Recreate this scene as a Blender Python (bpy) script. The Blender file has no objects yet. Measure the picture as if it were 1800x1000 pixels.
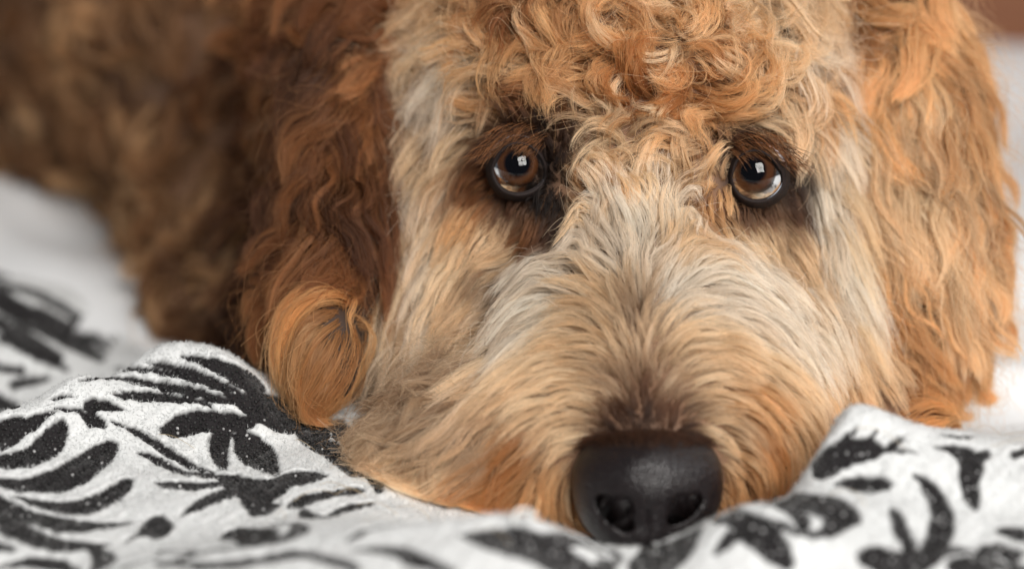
import bpy, math, random
import numpy as np
from mathutils import Matrix, Vector
from mathutils.kdtree import KDTree

# ------------------------------------------------------------------ camera, world, light
R = math.radians
rng = np.random.default_rng(7)
random.seed(7)
sc = bpy.context.scene
PITCH = R(20.0); CP, SP = math.cos(PITCH), math.sin(PITCH)
CAM_H = 0.31
LENS = 85.0
FPX = LENS / 36.0 * 1800.0           # focal length in pixels of the 1800 px wide photograph
FOCUS = 0.770

cam_d = bpy.data.cameras.new("camera")
cam = bpy.data.objects.new("camera", cam_d)
sc.collection.objects.link(cam)
cam.location = (0, 0, CAM_H)
cam.rotation_euler = (R(90) - PITCH, 0, 0)
cam_d.lens = LENS; cam_d.sensor_width = 36.0
cam_d.clip_start = 0.02; cam_d.clip_end = 50
cam_d.dof.use_dof = True
cam_d.dof.focus_distance = FOCUS
cam_d.dof.aperture_fstop = 3.8
cam_d.dof.aperture_blades = 9
sc.camera = cam

world = bpy.data.worlds.new("World"); sc.world = world
world.use_nodes = True
wb = world.node_tree.nodes["Background"]
wb.inputs["Color"].default_value = (0.90, 0.94, 1.0, 1)
wb.inputs["Strength"].default_value = 0.085

def area_light(name, loc, target, sx, sy, power, col):
    d = bpy.data.lights.new(name, 'AREA'); d.shape = 'RECTANGLE'
    d.size = sx; d.size_y = sy; d.energy = power; d.color = col
    o = bpy.data.objects.new(name, d); sc.collection.objects.link(o)
    o.location = loc
    o.rotation_euler = (Vector(target) - Vector(loc)).to_track_quat('-Z', 'Y').to_euler()
    return o
# a paned window above and to the right of the photographer: four panes of daylight
WC = Vector((0.52, -0.68, 1.24)); WT = Vector((0.03, 0.78, 0.08))
q = (WT - WC).to_track_quat('-Z', 'Y')
for ix in (-1, 1):
    for iy in (-1, 1):
        off = q @ Vector((ix * 0.25, iy * 0.31, 0))
        l = area_light("window_daylight", WC + off, WT + off, 0.46, 0.58, 15.5, (1.0, 0.97, 0.93))
# softer, wider daylight from a second window farther back on the right
area_light("side_window_daylight", (1.5, 1.7, 1.1), (0.1, 0.85, 0.05), 1.0, 1.2, 7.0, (0.97, 0.98, 1.0))

sc.view_settings.view_transform = 'Standard'
sc.view_settings.look = 'None'
sc.view_settings.exposure = 0.0
sc.view_settings.gamma = 1.0
sc.render.engine = 'CYCLES'
cy = sc.cycles
cy.max_bounces = 10; cy.diffuse_bounces = 6; cy.glossy_bounces = 6
cy.transmission_bounces = 8; cy.transparent_max_bounces = 12
cy.use_denoising = True
cy.sample_clamp_indirect = 6.0
sc.cycles_curves.shape = 'RIBBONS'
sc.cycles_curves.subdivisions = 2

# ------------------------------------------------------------------ coordinate helpers
# the dog is modelled in the frame of the lens (X right, Y up, D forward), a rigid turn of the world
def P(px, py, d):
    return np.array([(px - 900.0) / FPX * d, (500.0 - py) / FPX * d, d])
def to_world(a):
    a = np.asarray(a, float)
    X, Y, D = a[..., 0], a[..., 1], a[..., 2]
    return np.stack([X, Y * SP + D * CP, CAM_H + Y * CP - D * SP], -1)
def to_cam(w):
    w = np.asarray(w, float); z = w[..., 2] - CAM_H; y = w[..., 1]
    return np.stack([w[..., 0], z * CP + y * SP, y * CP - z * SP], -1)
def px_of(a):
    return 900 + FPX * a[..., 0] / a[..., 2], 500 - FPX * a[..., 1] / a[..., 2]
def d_of(py, z):
    return (CAM_H - z) / (SP - (500.0 - py) / FPX * CP)
UPC = np.array([0.0, CP, -SP])       # world up in the lens frame

def unit(v):
    return v / np.maximum(np.linalg.norm(v, axis=-1, keepdims=True), 1e-9)
def noise3(p, f, seed=0):
    """cheap smooth value noise made of rotated sines, about -1..1"""
    r = np.random.default_rng(seed); s = 0
    for k in range(7):
        w = r.normal(size=3); w = w / np.linalg.norm(w) * f * r.uniform(0.6, 1.7)
        s = s + np.sin(p @ w + r.uniform(0, 6.28))
    return s / 3.2

# ------------------------------------------------------------------ signed distance shapes
def ell(px, py, d, rx, ry, rz, rot=0.0, yaw=0.0):
    return ('e', P(px, py, d), np.array([rx, ry, rz]) / 1000.0, R(rot), R(yaw))
def cone(a, ra, b, rb):
    return ('c', P(*a), ra / 1000.0, P(*b), rb / 1000.0)
def prim(p, s):
    if s[0] == 'e':
        q = p - s[1]
        c, n = math.cos(s[3]), math.sin(s[3])
        x = q[:, 0] * c + q[:, 1] * n; y = -q[:, 0] * n + q[:, 1] * c; z = q[:, 2]
        c, n = math.cos(s[4]), math.sin(s[4])
        x, z = x * c + z * n, -x * n + z * c
        q = np.stack([x, y, z], 1)
        k0 = np.linalg.norm(q / s[2], axis=1) + 1e-9
        k1 = np.linalg.norm(q / s[2] ** 2, axis=1) + 1e-9
        return k0 * (k0 - 1) / k1
    a, ra, b, rb = s[1:]
    ab = b - a
    t = np.clip(((p - a) @ ab) / (ab @ ab), 0, 1)
    return np.linalg.norm(p - a - t[:, None] * ab, axis=1) - (ra + (rb - ra) * t)
class Body:
    def __init__(self, prims, k=0.010, cuts=(), bump=0.0):
        self.p, self.k, self.cuts, self.bump = prims, k, cuts, bump
    def f(self, p):
        d = np.stack([prim(p, s) for s in self.p], 0)
        m = d.min(0)
        v = m - self.k * np.log(np.exp(-(d - m) / self.k).sum(0))
        for c, r, kk in self.cuts:
            s = r - np.linalg.norm(p - c, axis=1)
            mm = np.maximum(v, s)
            v = mm + kk * np.log(np.exp((v - mm) / kk) + np.exp((s - mm) / kk))
        return v
    def g(self, p, e=4e-4):
        n = np.stack([self.f(p + np.eye(3)[i] * e) - self.f(p - np.eye(3)[i] * e) for i in range(3)], 1)
        return unit(n)
    def snap(self, p, it=4):
        for _ in range(it):
            p = p - self.f(p)[:, None] * self.g(p)
        return p

def icos(n):
    import bmesh
    bm = bmesh.new(); bmesh.ops.create_icosphere(bm, subdivisions=n, radius=1)
    v = np.array([x.co[:] for x in bm.verts]); f = np.array([[x.index for x in q.verts] for q in bm.faces]); bm.free()
    return v, f
ICO3 = icos(4); ICO1 = icos(1); ICO2 = icos(2)

def mesh_from(name, v, f, smooth=True):
    me = bpy.data.meshes.new(name)
    v = np.asarray(v, np.float32); f = np.asarray(f, np.int32)
    n = f.shape[1]
    me.vertices.add(len(v)); me.vertices.foreach_set('co', v.ravel())
    me.loops.add(f.size); me.loops.foreach_set('vertex_index', f.ravel())
    me.polygons.add(len(f)); me.polygons.foreach_set('loop_start', np.arange(0, f.size, n, dtype=np.int32))
    me.update(calc_edges=True); me.validate()
    if smooth: me.polygons.foreach_set('use_smooth', np.ones(len(me.polygons), bool))
    return me
def link(name, data, mat=None, parent=None, kind=None, label=None, cat=None, group=None):
    o = bpy.data.objects.new(name, data); sc.collection.objects.link(o)
    if mat: data.materials.append(mat)
    if parent: o.parent = parent; o.matrix_parent_inverse = parent.matrix_basis.inverted()
    if kind: o['kind'] = kind
    if label: o['label'] = label
    if cat: o['category'] = cat
    if group: o['group'] = group
    return o

def body_mesh(body, voxel, world=True):
    """skin of a body: its ellipsoids joined, voxel-remeshed, then snapped onto the blended surface"""
    V, F, n = [], [], 0
    for s in body.p:
        v, f = ICO3
        if s[0] == 'e':
            q = v * (s[2] + 0.0025)
            c, m = math.cos(-s[4]), math.sin(-s[4])
            q = np.stack([q[:, 0] * c + q[:, 2] * m, q[:, 1], -q[:, 0] * m + q[:, 2] * c], 1)
            c, m = math.cos(s[3]), math.sin(s[3])
            q = np.stack([q[:, 0] * c - q[:, 1] * m, q[:, 0] * m + q[:, 1] * c, q[:, 2]], 1) + s[1]
            V.append(q); F.append(f + n); n += len(v)
        else:
            for t in np.linspace(0, 1, 9):
                q = v * (s[2] + (s[4] - s[2]) * t + 0.0025) + s[1] + (s[3] - s[1]) * t
                V.append(q); F.append(f + n); n += len(v)
    me = mesh_from("tmp", np.concatenate(V), np.concatenate(F))
    o = bpy.data.objects.new("tmp", me); sc.collection.objects.link(o)
    md = o.modifiers.new("r", 'REMESH'); md.mode = 'VOXEL'; md.voxel_size = voxel
    dg = bpy.context.evaluated_depsgraph_get()
    ev = o.evaluated_get(dg).to_mesh()
    nv = len(ev.vertices); v = np.empty(nv * 3, np.float32); ev.vertices.foreach_get('co', v)
    v = v.reshape(-1, 3).astype(float)
    ev.calc_loop_triangles(); f = np.empty(len(ev.loop_triangles) * 3, np.int32); ev.loop_triangles.foreach_get('vertices', f)
    f = f.reshape(-1, 3)
    o.evaluated_get(dg).to_mesh_clear()
    bpy.data.objects.remove(o); bpy.data.meshes.remove(me)
    return body.snap(v), f

# ------------------------------------------------------------------ materials
def mat(name):
    m = bpy.data.materials.new(name); m.use_nodes = True
    nt = m.node_tree; nt.nodes.clear()
    out = nt.nodes.new('ShaderNodeOutputMaterial')
    return m, nt, out
def principled(nt, **kw):
    b = nt.nodes.new('ShaderNodeBsdfPrincipled')
    for k, v in kw.items():
        b.inputs[k.replace('_', ' ')].default_value = v
    return b
def simple_mat(name, col, rough=0.5, coat=0.0, spec=0.5, noise=0.0, nscale=200, bump=0.0, bscale=400, voro=False):
    m, nt, out = mat(name)
    b = principled(nt, Roughness=rough)
    b.inputs['Base Color'].default_value = (*col, 1)
    b.inputs['Coat Weight'].default_value = coat; b.inputs['Coat Roughness'].default_value = 0.12
    b.inputs['Specular IOR Level'].default_value = spec
    tc = nt.nodes.new('ShaderNodeTexCoord')
    if noise:
        n = nt.nodes.new('ShaderNodeTexNoise'); n.inputs['Scale'].default_value = nscale; n.inputs['Detail'].default_value = 4
        nt.links.new(tc.outputs['Object'], n.inputs['Vector'])
        r = nt.nodes.new('ShaderNodeMix'); r.data_type = 'RGBA'
        r.inputs[6].default_value = (*[c * (1 - noise) for c in col], 1); r.inputs[7].default_value = (*[min(1, c * (1 + noise)) for c in col], 1)
        nt.links.new(n.outputs['Fac'], r.inputs[0]); nt.links.new(r.outputs[2], b.inputs['Base Color'])
    if bump:
        n = nt.nodes.new('ShaderNodeTexVoronoi' if voro else 'ShaderNodeTexNoise'); n.inputs['Scale'].default_value = bscale
        nt.links.new(tc.outputs['Object'], n.inputs['Vector'])
        bp = nt.nodes.new('ShaderNodeBump'); bp.inputs['Strength'].default_value = bump; bp.inputs['Distance'].default_value = 0.0004
        nt.links.new(n.outputs[0], bp.inputs['Height']); nt.links.new(bp.outputs[0], b.inputs['Normal'])
        if voro: bp.invert = True
        if coat: nt.links.new(bp.outputs[0], b.inputs['Coat Normal'])
    nt.links.new(b.outputs[0], out.inputs[0])
    return m

def hair_mat(name, rough=0.38, radial=0.6):
    """fur: colour carried by each strand, lighter towards the tip"""
    m, nt, out = mat(name)
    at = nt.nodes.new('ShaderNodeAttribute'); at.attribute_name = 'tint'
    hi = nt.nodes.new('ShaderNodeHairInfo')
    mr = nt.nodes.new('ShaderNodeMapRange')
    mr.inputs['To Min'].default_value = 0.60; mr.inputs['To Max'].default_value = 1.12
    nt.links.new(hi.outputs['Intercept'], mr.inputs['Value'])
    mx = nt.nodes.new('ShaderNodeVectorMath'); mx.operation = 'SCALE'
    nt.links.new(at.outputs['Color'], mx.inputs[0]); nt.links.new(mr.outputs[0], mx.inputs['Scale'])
    h = nt.nodes.new('ShaderNodeBsdfHairPrincipled'); h.model = 'CHIANG'; h.parametrization = 'COLOR'
    h.inputs['Roughness'].default_value = rough; h.inputs['Radial Roughness'].default_value = radial
    h.inputs['Coat'].default_value = 0.0; h.inputs['IOR'].default_value = 1.5
    h.inputs['Random Roughness'].default_value = 0.2
    ga = nt.nodes.new('ShaderNodeGamma'); ga.inputs['Gamma'].default_value = 2.1
    nt.links.new(mx.outputs[0], ga.inputs['Color']); nt.links.new(ga.outputs[0], h.inputs['Color'])
    df = nt.nodes.new('ShaderNodeBsdfDiffuse'); tr = nt.nodes.new('ShaderNodeBsdfTranslucent')
    for n in (df, tr): nt.links.new(mx.outputs[0], n.inputs['Color'])
    m1 = nt.nodes.new('ShaderNodeMixShader'); m1.inputs[0].default_value = 0.35
    nt.links.new(df.outputs[0], m1.inputs[1]); nt.links.new(tr.outputs[0], m1.inputs[2])
    m2 = nt.nodes.new('ShaderNodeMixShader'); m2.inputs[0].default_value = 0.42
    nt.links.new(m1.outputs[0], m2.inputs[1]); nt.links.new(h.outputs[0], m2.inputs[2])
    nt.links.new(m2.outputs[0], out.inputs[0])
    return m
def fibre_mat(name, rough=0.8):
    """dull fibre such as blanket pile"""
    m, nt, out = mat(name)
    at = nt.nodes.new('ShaderNodeAttribute'); at.attribute_name = 'tint'
    b = principled(nt, Roughness=rough); b.inputs['Specular IOR Level'].default_value = 0.25
    nt.links.new(at.outputs['Color'], b.inputs['Base Color'])
    tr = nt.nodes.new('ShaderNodeBsdfTranslucent'); nt.links.new(at.outputs['Color'], tr.inputs[0])
    mx = nt.nodes.new('ShaderNodeMixShader'); mx.inputs[0].default_value = 0.4
    nt.links.new(b.outputs[0], mx.inputs[1]); nt.links.new(tr.outputs[0], mx.inputs[2])
    nt.links.new(mx.outputs[0], out.inputs[0])
    return m

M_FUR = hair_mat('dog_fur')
def skin_mat():
    m, nt, out = mat('dog_skin')
    at = nt.nodes.new('ShaderNodeAttribute'); at.attribute_name = 'pigment_shade'
    mx = nt.nodes.new('ShaderNodeMix'); mx.data_type = 'RGBA'
    mx.inputs[6].default_value = (0.17, 0.09, 0.05, 1); mx.inputs[7].default_value = (0.018, 0.011, 0.010, 1)  # brown base darker than real skin: shade under the coat put into the colour
    b = principled(nt, Roughness=0.75)
    nt.links.new(at.outputs['Fac'], mx.inputs[0]); nt.links.new(mx.outputs[2], b.inputs['Base Color']); nt.links.new(b.outputs[0], out.inputs[0])
    return m
M_SKIN = skin_mat()

# ------------------------------------------------------------------ curves
def add_curves(name, pos, rad, col, material, parent, kind='stuff', label=None):
    """pos (N,K,3) world space, rad (N,K), col (N,3)"""
    N, K = pos.shape[:2]
    cu = bpy.data.hair_curves.new(name)
    cu.add_curves([K] * N)
    cu.attributes['position'].data.foreach_set('vector', pos.astype(np.float32).ravel())
    r = cu.attributes.new('radius', 'FLOAT', 'POINT'); r.data.foreach_set('value', rad.astype(np.float32).ravel())
    c = cu.attributes.new('tint', 'FLOAT_COLOR', 'CURVE')
    c.data.foreach_set('color', np.concatenate([col, np.ones((N, 1))], 1).astype(np.float32).ravel())
    return link(name, cu, material, parent, kind, label)

# fur colours as reflectance
COL = dict(C=(0.965, 0.85, 0.71), L=(0.92, 0.69, 0.46), G=(0.74, 0.45, 0.235), O=(0.60, 0.305, 0.13),
           R=(0.34, 0.158, 0.068), B=(0.15, 0.070, 0.036), A=(0.68, 0.50, 0.345), S=(0.47, 0.335, 0.225), T=(0.38, 0.22, 0.115), D=(0.06, 0.027, 0.016), K=(0.018, 0.011, 0.010))

class Field:
    """groom: rows of (px, py, angle, length mm, turn, wave, lift mm, colour) spread over the coat"""
    def __init__(self, rows, soft=45.0):
        self.xy = np.array([[r[0], r[1]] for r in rows], float)
        a = np.radians([r[2] for r in rows])
        self.val = np.array([[math.cos(t), math.sin(t), r[3], r[4], r[5], r[6], *COL[r[7]]] for t, r in zip(a, rows)])
        self.s2 = soft ** 2
    def __call__(self, p):
        x, y = px_of(p)
        q = np.stack([x, y], 1)
        out = np.empty((len(q), self.val.shape[1]))
        for i in range(0, len(q), 20000):
            d2 = ((q[i:i + 20000, None] - self.xy[None]) ** 2).sum(2)
            w = 1 / (d2 + self.s2 * 0.12) ** 1.7 * np.exp(-d2 / (9 * self.s2))+1e-14
            out[i:i + 20000] = (w @ self.val) / w.sum(1, keepdims=True)
        return out

def sample_surface(V, F, n, keep):
    a, b, c = V[F[:, 0]], V[F[:, 1]], V[F[:, 2]]
    nr = np.cross(b - a, c - a); ar = np.linalg.norm(nr, axis=1)
    ar = ar * keep((a + b + c) / 3, unit(nr))
    i = rng.choice(len(F), n, p=ar / ar.sum())
    u, v = rng.random(n), rng.random(n); s = u + v > 1; u[s], v[s] = 1 - u[s], 1 - v[s]
    return a[i] + u[:, None] * (b - a)[i] + v[:, None] * (c - a)[i]

def nearest(src, pts):
    kd = KDTree(len(src))
    for i, p in enumerate(src): kd.insert(p, i)
    kd.balance()
    return np.array([kd.find(p)[1] for p in pts])

def walk(body, field, root, K, prm, pull, droop=0.0, floor=None):
    """grow strands over a body following the groom field. prm: dict of per-strand arrays"""
    L = prm['len']; n = len(root)
    out = np.empty((n, K, 3)); p = root.copy(); out[:, 0] = p
    ds = L / (K - 1)
    for k in range(1, K):
        t = k / (K - 1)
        fv = field(p)
        ang = np.arctan2(fv[:, 1], fv[:, 0]) + prm['dang'] + prm['turn'] * t + prm['wave'] * np.sin(prm['ph'] + prm['wf'] * L * t)
        N = body.g(p); s = body.f(p)
        d = np.stack([np.cos(ang), np.sin(ang), np.zeros(n)], 1)
        nn = N * (1 - 0.6 * np.clip(s / 0.012, 0, 1))[:, None]
        d = d - (d * nn).sum(1, keepdims=True) * nn
        d = unit(d + droop * t * -UPC)
        p = p + d * ds[:, None]
        s = body.f(p)
        h = prm['lift'] * (1 - np.exp(-4.5 * t)) * (1 - 0.35 * t * t * prm['tuck']) + prm['coil'] * np.sin(prm['ph'] * 1.7 + prm['wf'] * L * t + 1.3)
        e = h - s
        p = p + N * (np.where(e > 0, e * 0.8, e * pull))[:, None]
        if floor is not None:
            p = floor(p)
        out[:, k] = p
    return out

def groom(name, body, V, F, field, parent, n_lock, n_sub, n_hair, keep, K=9, pull=0.5, clump=0.75, lock_pull=0.55, rad=0.07,
          droop=0.0, frizz=0.85, dvar=0.25, colvar=0.16, avoid=None, floor=None, lenvar=0.3, material=None, radtip=0.3, stray=0.035, liftvar=0.45):
    # big locks
    lr = sample_surface(V, F, n_lock, keep)
    fv = field(lr)
    sgn = np.where(rng.random(n_lock) < 0.5, -1, 1)
    lock = dict(len=fv[:, 2] / 1000 * rng.uniform(0.8, 1.15, n_lock), turn=fv[:, 3] * sgn * rng.uniform(0.5, 1.2, n_lock),
                wave=fv[:, 4] * rng.uniform(0.5, 1.2, n_lock), ph=rng.uniform(0, 6.28, n_lock), wf=rng.uniform(190, 330, n_lock),
                dang=rng.normal(0, dvar, n_lock) * (0.3 + fv[:, 3] * 1.0 + fv[:, 4] * 0.9), lift=fv[:, 5] / 1000 * rng.uniform(1 - liftvar, 1 + liftvar, n_lock),
                tuck=rng.uniform(0, 1, n_lock), coil=np.abs(fv[:, 3]) * rng.uniform(0, 0.0016, n_lock))
    lb = np.clip(rng.normal(0, 1, n_lock), -2, 2) * colvar
    LP = walk(body, field, lr, K, lock, pull, droop, floor)
    # sub-locks
    sr = sample_surface(V, F, n_sub, keep)
    si = nearest(lr, sr)
    fs = field(sr)
    sub = {k: v[si].copy() for k, v in lock.items()}
    sub['len'] = 0.5 * sub['len'] + 0.5 * fs[:, 2] / 1000
    sub['len'] *= rng.uniform(0.8, 1.1, n_sub); sub['dang'] = sub['dang'] + rng.normal(0, dvar * 0.4, n_sub)
    sub['turn'] *= rng.uniform(0.8, 1.2, n_sub); sub['lift'] = sub['lift'] * rng.uniform(0.75, 1.25, n_sub); sub['ph'] += rng.normal(0, 0.25, n_sub)
    SP_ = walk(body, field, sr, K, sub, pull, droop, floor)
    t = np.linspace(0, 1, K)
    w = (t ** 1.3)[None, :, None] * (lock_pull * (0.35 + 0.65 * np.clip(fs[:, 3] + fs[:, 4] * 1.3, 0, 1)))[:, None, None]
    SP_ = SP_ * (1 - w) + LP[si] * w
    # single hairs
    hr = sample_surface(V, F, n_hair, keep)
    if avoid is not None: hr = hr[avoid(hr)]
    n = len(hr)
    hi = nearest(sr, hr)
    base = SP_[hi]; off = hr - sr[hi]
    ll = 1 - lenvar * rng.random(n) ** 1.5
    # resample each to its own length
    tt = t[None, :] * ll[:, None] * (K - 1); i0 = np.minimum(tt.astype(int), K - 2); fr = (tt - i0)[..., None]
    ar = np.arange(n)[:, None]
    pos = base[ar, i0] * (1 - fr) + base[ar, i0 + 1] * fr
    curl = np.clip(fs[:, 3] + fs[:, 4] * 1.3, 0, 1)[hi]
    cl = (clump * (0.5 + 0.5 * curl))[:, None, None] * (1 - np.exp(-3.2 * t))[None, :, None]
    pos = pos + off[:, None] * (1 - cl)
    # frizz: slow random bends, larger in a few stray hairs
    A = ((rng.random(n) ** 2 * 0.0011 * frizz + (rng.random(n) < stray) * 0.0038 * frizz) * (0.85 + 0.9 * curl) * np.clip(fs[:, 2] / 26, 0.12, 1.3)[hi])[:, None]
    for f_ in (1.0, 2.3):
        dvec = rng.normal(size=(n, 3)); dvec[:, 2] *= 0.6
        ph = rng.uniform(0, 6.28, (n, 1))
        pos = pos + ((np.sin(f_ * 3.0 * t[None] + ph) - np.sin(ph)) * A * (0.25 + t[None]))[..., None] * unit(dvec)[:, None]
    pos[:, 0] = hr - 0.0006 * body.g(hr)
    # no hair inside the skin
    q = pos[:, 1:].reshape(-1, 3); s = body.f(q); m = s < 0.0004
    if m.any():
        q[m] += body.g(q[m]) * (0.0005 - s[m])[:, None]
        pos[:, 1:] = q.reshape(n, K - 1, 3)
    if floor is not None:
        pos = floor(pos.reshape(-1, 3)).reshape(pos.shape)
    fh = field(hr)
    col = fh[:, 6:9] * np.exp((lb[si[hi]] + rng.normal(0, 0.11, n) + rng.normal(0, 0.09, n_sub)[hi])[:, None] * np.array([0.85, 1.0, 1.12]))
    col = np.clip(col * np.minimum(1, 0.965 / col.max(1, keepdims=True)), 0.006, 0.97)
    rr = rad / 1000 * rng.uniform(0.75, 1.25, n)[:, None] * (1 - (1 - radtip) * t[None] ** 1.5)
    return add_curves(name, to_world(pos), rr, col, material or M_FUR, parent)

# ================================================================== BED, HEADBOARD
def tps(pts, z, lam=1e-7):
    n = len(pts)
    def phi(r2): return np.sqrt(r2 + 0.0075 ** 2)
    d2 = ((pts[:, None] - pts[None]) ** 2).sum(2)
    A = np.zeros((n + 3, n + 3)); A[:n, :n] = phi(d2) + lam * np.eye(n)
    A[:n, n] = 1; A[:n, n + 1:] = pts; A[n, :n] = 1; A[n + 1:, :n] = pts.T
    b = np.zeros(n + 3); b[:n] = z
    c = np.linalg.solve(A, b)
    def f(x, y):
        sh = np.shape(x); x = np.ravel(x); y = np.ravel(y); out = np.zeros(len(x))
        for i in range(0, len(x), 60000):
            xx, yy = x[i:i + 60000], y[i:i + 60000]
            r2 = (xx[:, None] - pts[None, :, 0]) ** 2 + (yy[:, None] - pts[None, :, 1]) ** 2
            out[i:i + 60000] = phi(r2) @ c[:n] + c[n] + c[n + 1] * xx + c[n + 2] * yy
        return out.reshape(sh)
    return f

def gp(px, py, z):                   # seen point of the blanket at height z
    w = to_world(P(px, py, d_of(py, z))); return (w[0], w[1], z)
def gv(px, d, z):                    # hidden point: across at px, at ground distance of depth d
    X = (px - 900) / FPX * d; return (X, (d - (CAM_H - z) * SP) / CP, z)
BP = [gp(*a) for a in [
    (-60, 1040, .006), (0, 960, .004), (0, 850, .004), (0, 775, .007), (300, 945, .001), (300, 850, .001), (300, 760, .005), (150, 760, .007),
    (0, 722, .012), (130, 664, .017), (280, 606, .0205), (350, 616, .0205), (420, 648, .016), (475, 695, .005),
    (400, 715, .008), (280, 680, .012), (500, 780, -.001), (600, 850, .000), (450, 860, .000), (620, 780, -.002),
    (200, 1000, .010), (300, 985, .014), (450, 955, .013), (500, 1000, .022), (640, 925, .016), (700, 980, .024), (800, 912, .021), (800, 1000, .026), (900, 908, .023),
    (1000, 940, .019), (1060, 972, .013), (1110, 990, .010), (1170, 965, .012), (1230, 928, .0155), (1040, 1000, .016), (1120, 1020, .013), (1200, 1000, .014), (1300, 893, .018), (1400, 862, .018), (1432, 800, .0195),
    (1455, 765, .021), (1490, 740, .0215), (1600, 742, .0215), (1700, 758, .0195), (1800, 782, .019), (1600, 1000, .014), (1400, 1000, .014), (1850, 1000, .013), (1600, 870, .018), (1760, 880, .016), (1500, 830, .020),
    (60, 600, -.026), (-40, 560, -.024), (150, 640, -.034), (0, 690, -.034), (0, 500, -.020), (60, 530, -.024)]]
BP += [gv(*a) for a in [
    (280, .86, -.030), (420, .86, -.028), (130, .83, -.030), (0, .81, -.030), (-100, .81, -.02), (520, .85, -.014), (100, .96, -.036), (300, .95, -.036),
    (640, .71, .002), (800, .705, -.003), (900, .70, -.004), (1000, .70, -.004), (1140, .705, -.006), (1280, .71, -.006), (1400, .73, -.008), (1450, .79, -.016),
    (1500, .80, -.022), (1600, .805, -.025), (1720, .81, -.025), (1850, .81, -.025),
    (1100, .78, -.014), (800, .80, -.012), (650, .85, -.02), (1000, .88, -.036), (1400, .85, -.036), (1700, .90, -.036), (700, .95, -.036),
    (200, .56, .010), (900, .56, .02), (1600, .56, .02), (-150, .65, .008), (2000, .70, .02), (-150, .95, -.03), (1950, .9, -.03)]]
BP = np.array(BP)
h_raw = tps(BP[:, :2], BP[:, 2])
def h_blanket(x, y):
    z = h_raw(x, y)
    p = np.stack([np.ravel(x), np.ravel(y), np.zeros(np.size(x))], 1)
    return np.maximum(z, -0.037) + (noise3(p, 95, 3) * 0.0011 + noise3(p, 210, 4) * 0.0005).reshape(np.shape(z))

# ---- dog bed sheet
M_SHEET = simple_mat('white_cotton', (0.80, 0.81, 0.82), 0.85, noise=0.02, bump=0.25, bscale=900)
def sheet():
    nx, ny = 170, 190
    x, y = np.meshgrid(np.linspace(-1.3, 1.3, nx), np.linspace(0.2, 1.375, ny))
    p = np.stack([x.ravel(), y.ravel(), 0 * x.ravel()], 1)
    z = -0.046 + (noise3(p, 22, 11) * 0.006 + noise3(p, 60, 12) * 0.0016).reshape(x.shape)
    # rumpled white ridges left of the dog and right of its ear
    def ridge(ax, ay, bx, by, w, hh):
        a = np.array([ax, ay]); b = np.array([bx, by]); ab = b - a
        q = np.stack([x - ax, y - ay], -1); t = np.clip((q @ ab) / (ab @ ab), 0, 1)
        d = np.linalg.norm(q - t[..., None] * ab, axis=-1)
        return hh * np.exp(-(d / w) ** 2)
    z += ridge(-0.30, 1.08, -0.135, 0.90, 0.035, 0.014) + ridge(0.20, 0.98, 0.32, 1.15, 0.03, 0.012) + ridge(0.16, 0.86, 0.25, 0.84, 0.018, 0.012)
    i = np.arange(nx * ny).reshape(ny, nx)
    f = np.stack([i[:-1, :-1], i[:-1, 1:], i[1:, 1:], i[1:, :-1]], -1).reshape(-1, 4)
    me = mesh_from('bed_sheet', np.stack([x, y, z], -1).reshape(-1, 3), f)
    link('bed_sheet', me, M_SHEET, kind='structure')
sheet()

def wood_mat():
    m, nt, out = mat('dark_orange_wood')
    tc = nt.nodes.new('ShaderNodeTexCoord'); mp = nt.nodes.new('ShaderNodeMapping'); mp.inputs['Scale'].default_value = (3, 3, 40)
    n = nt.nodes.new('ShaderNodeTexNoise'); n.inputs['Scale'].default_value = 3; n.inputs['Detail'].default_value = 6
    cr = nt.nodes.new('ShaderNodeValToRGB'); cr.color_ramp.elements[0].color = (0.10, 0.032, 0.012, 1); cr.color_ramp.elements[1].color = (0.26, 0.10, 0.04, 1)
    b = principled(nt, Roughness=0.45)
    nt.links.new(tc.outputs['Object'], mp.inputs[0]); nt.links.new(mp.outputs[0], n.inputs['Vector']); nt.links.new(n.outputs['Fac'], cr.inputs[0])
    nt.links.new(cr.outputs[0], b.inputs['Base Color']); nt.links.new(b.outputs[0], out.inputs[0])
    return m
def headboard():
    import bmesh
    M = wood_mat()
    e = bpy.data.objects.new('headboard', None); sc.collection.objects.link(e); e.location = (0.4, 1.395, -0.1)
    e['label'] = 'dark orange brown wooden headboard, out of focus in the upper right corner'; e['category'] = 'headboard'
    def plank(nm, cx, cz, sx, sz, sy, par):
        bm = bmesh.new(); bmesh.ops.create_cube(bm, size=1)
        for v in bm.verts: v.co.x = v.co.x * sx + cx; v.co.y = v.co.y * sy + 1.395; v.co.z = v.co.z * sz + cz
        bmesh.ops.bevel(bm, geom=bm.edges[:], offset=0.006, segments=3, affect='EDGES')
        me = bpy.data.meshes.new(nm); bm.to_mesh(me); bm.free()
        return link(nm, me, M, par)
    bpy.context.view_layer.update()
    plank('rail', 0.3, -0.02, 2.0, 0.10, 0.045, e)
    plank('panel', 0.3, 0.145, 1.9, 0.226, 0.024, e)
    plank('top_rail', 0.3, 0.30, 2.05, 0.08, 0.055, e)
    for x in (-0.72, 1.32): plank('post', x, 0.10, 0.055, 0.5, 0.06, e)
headboard()

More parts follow.
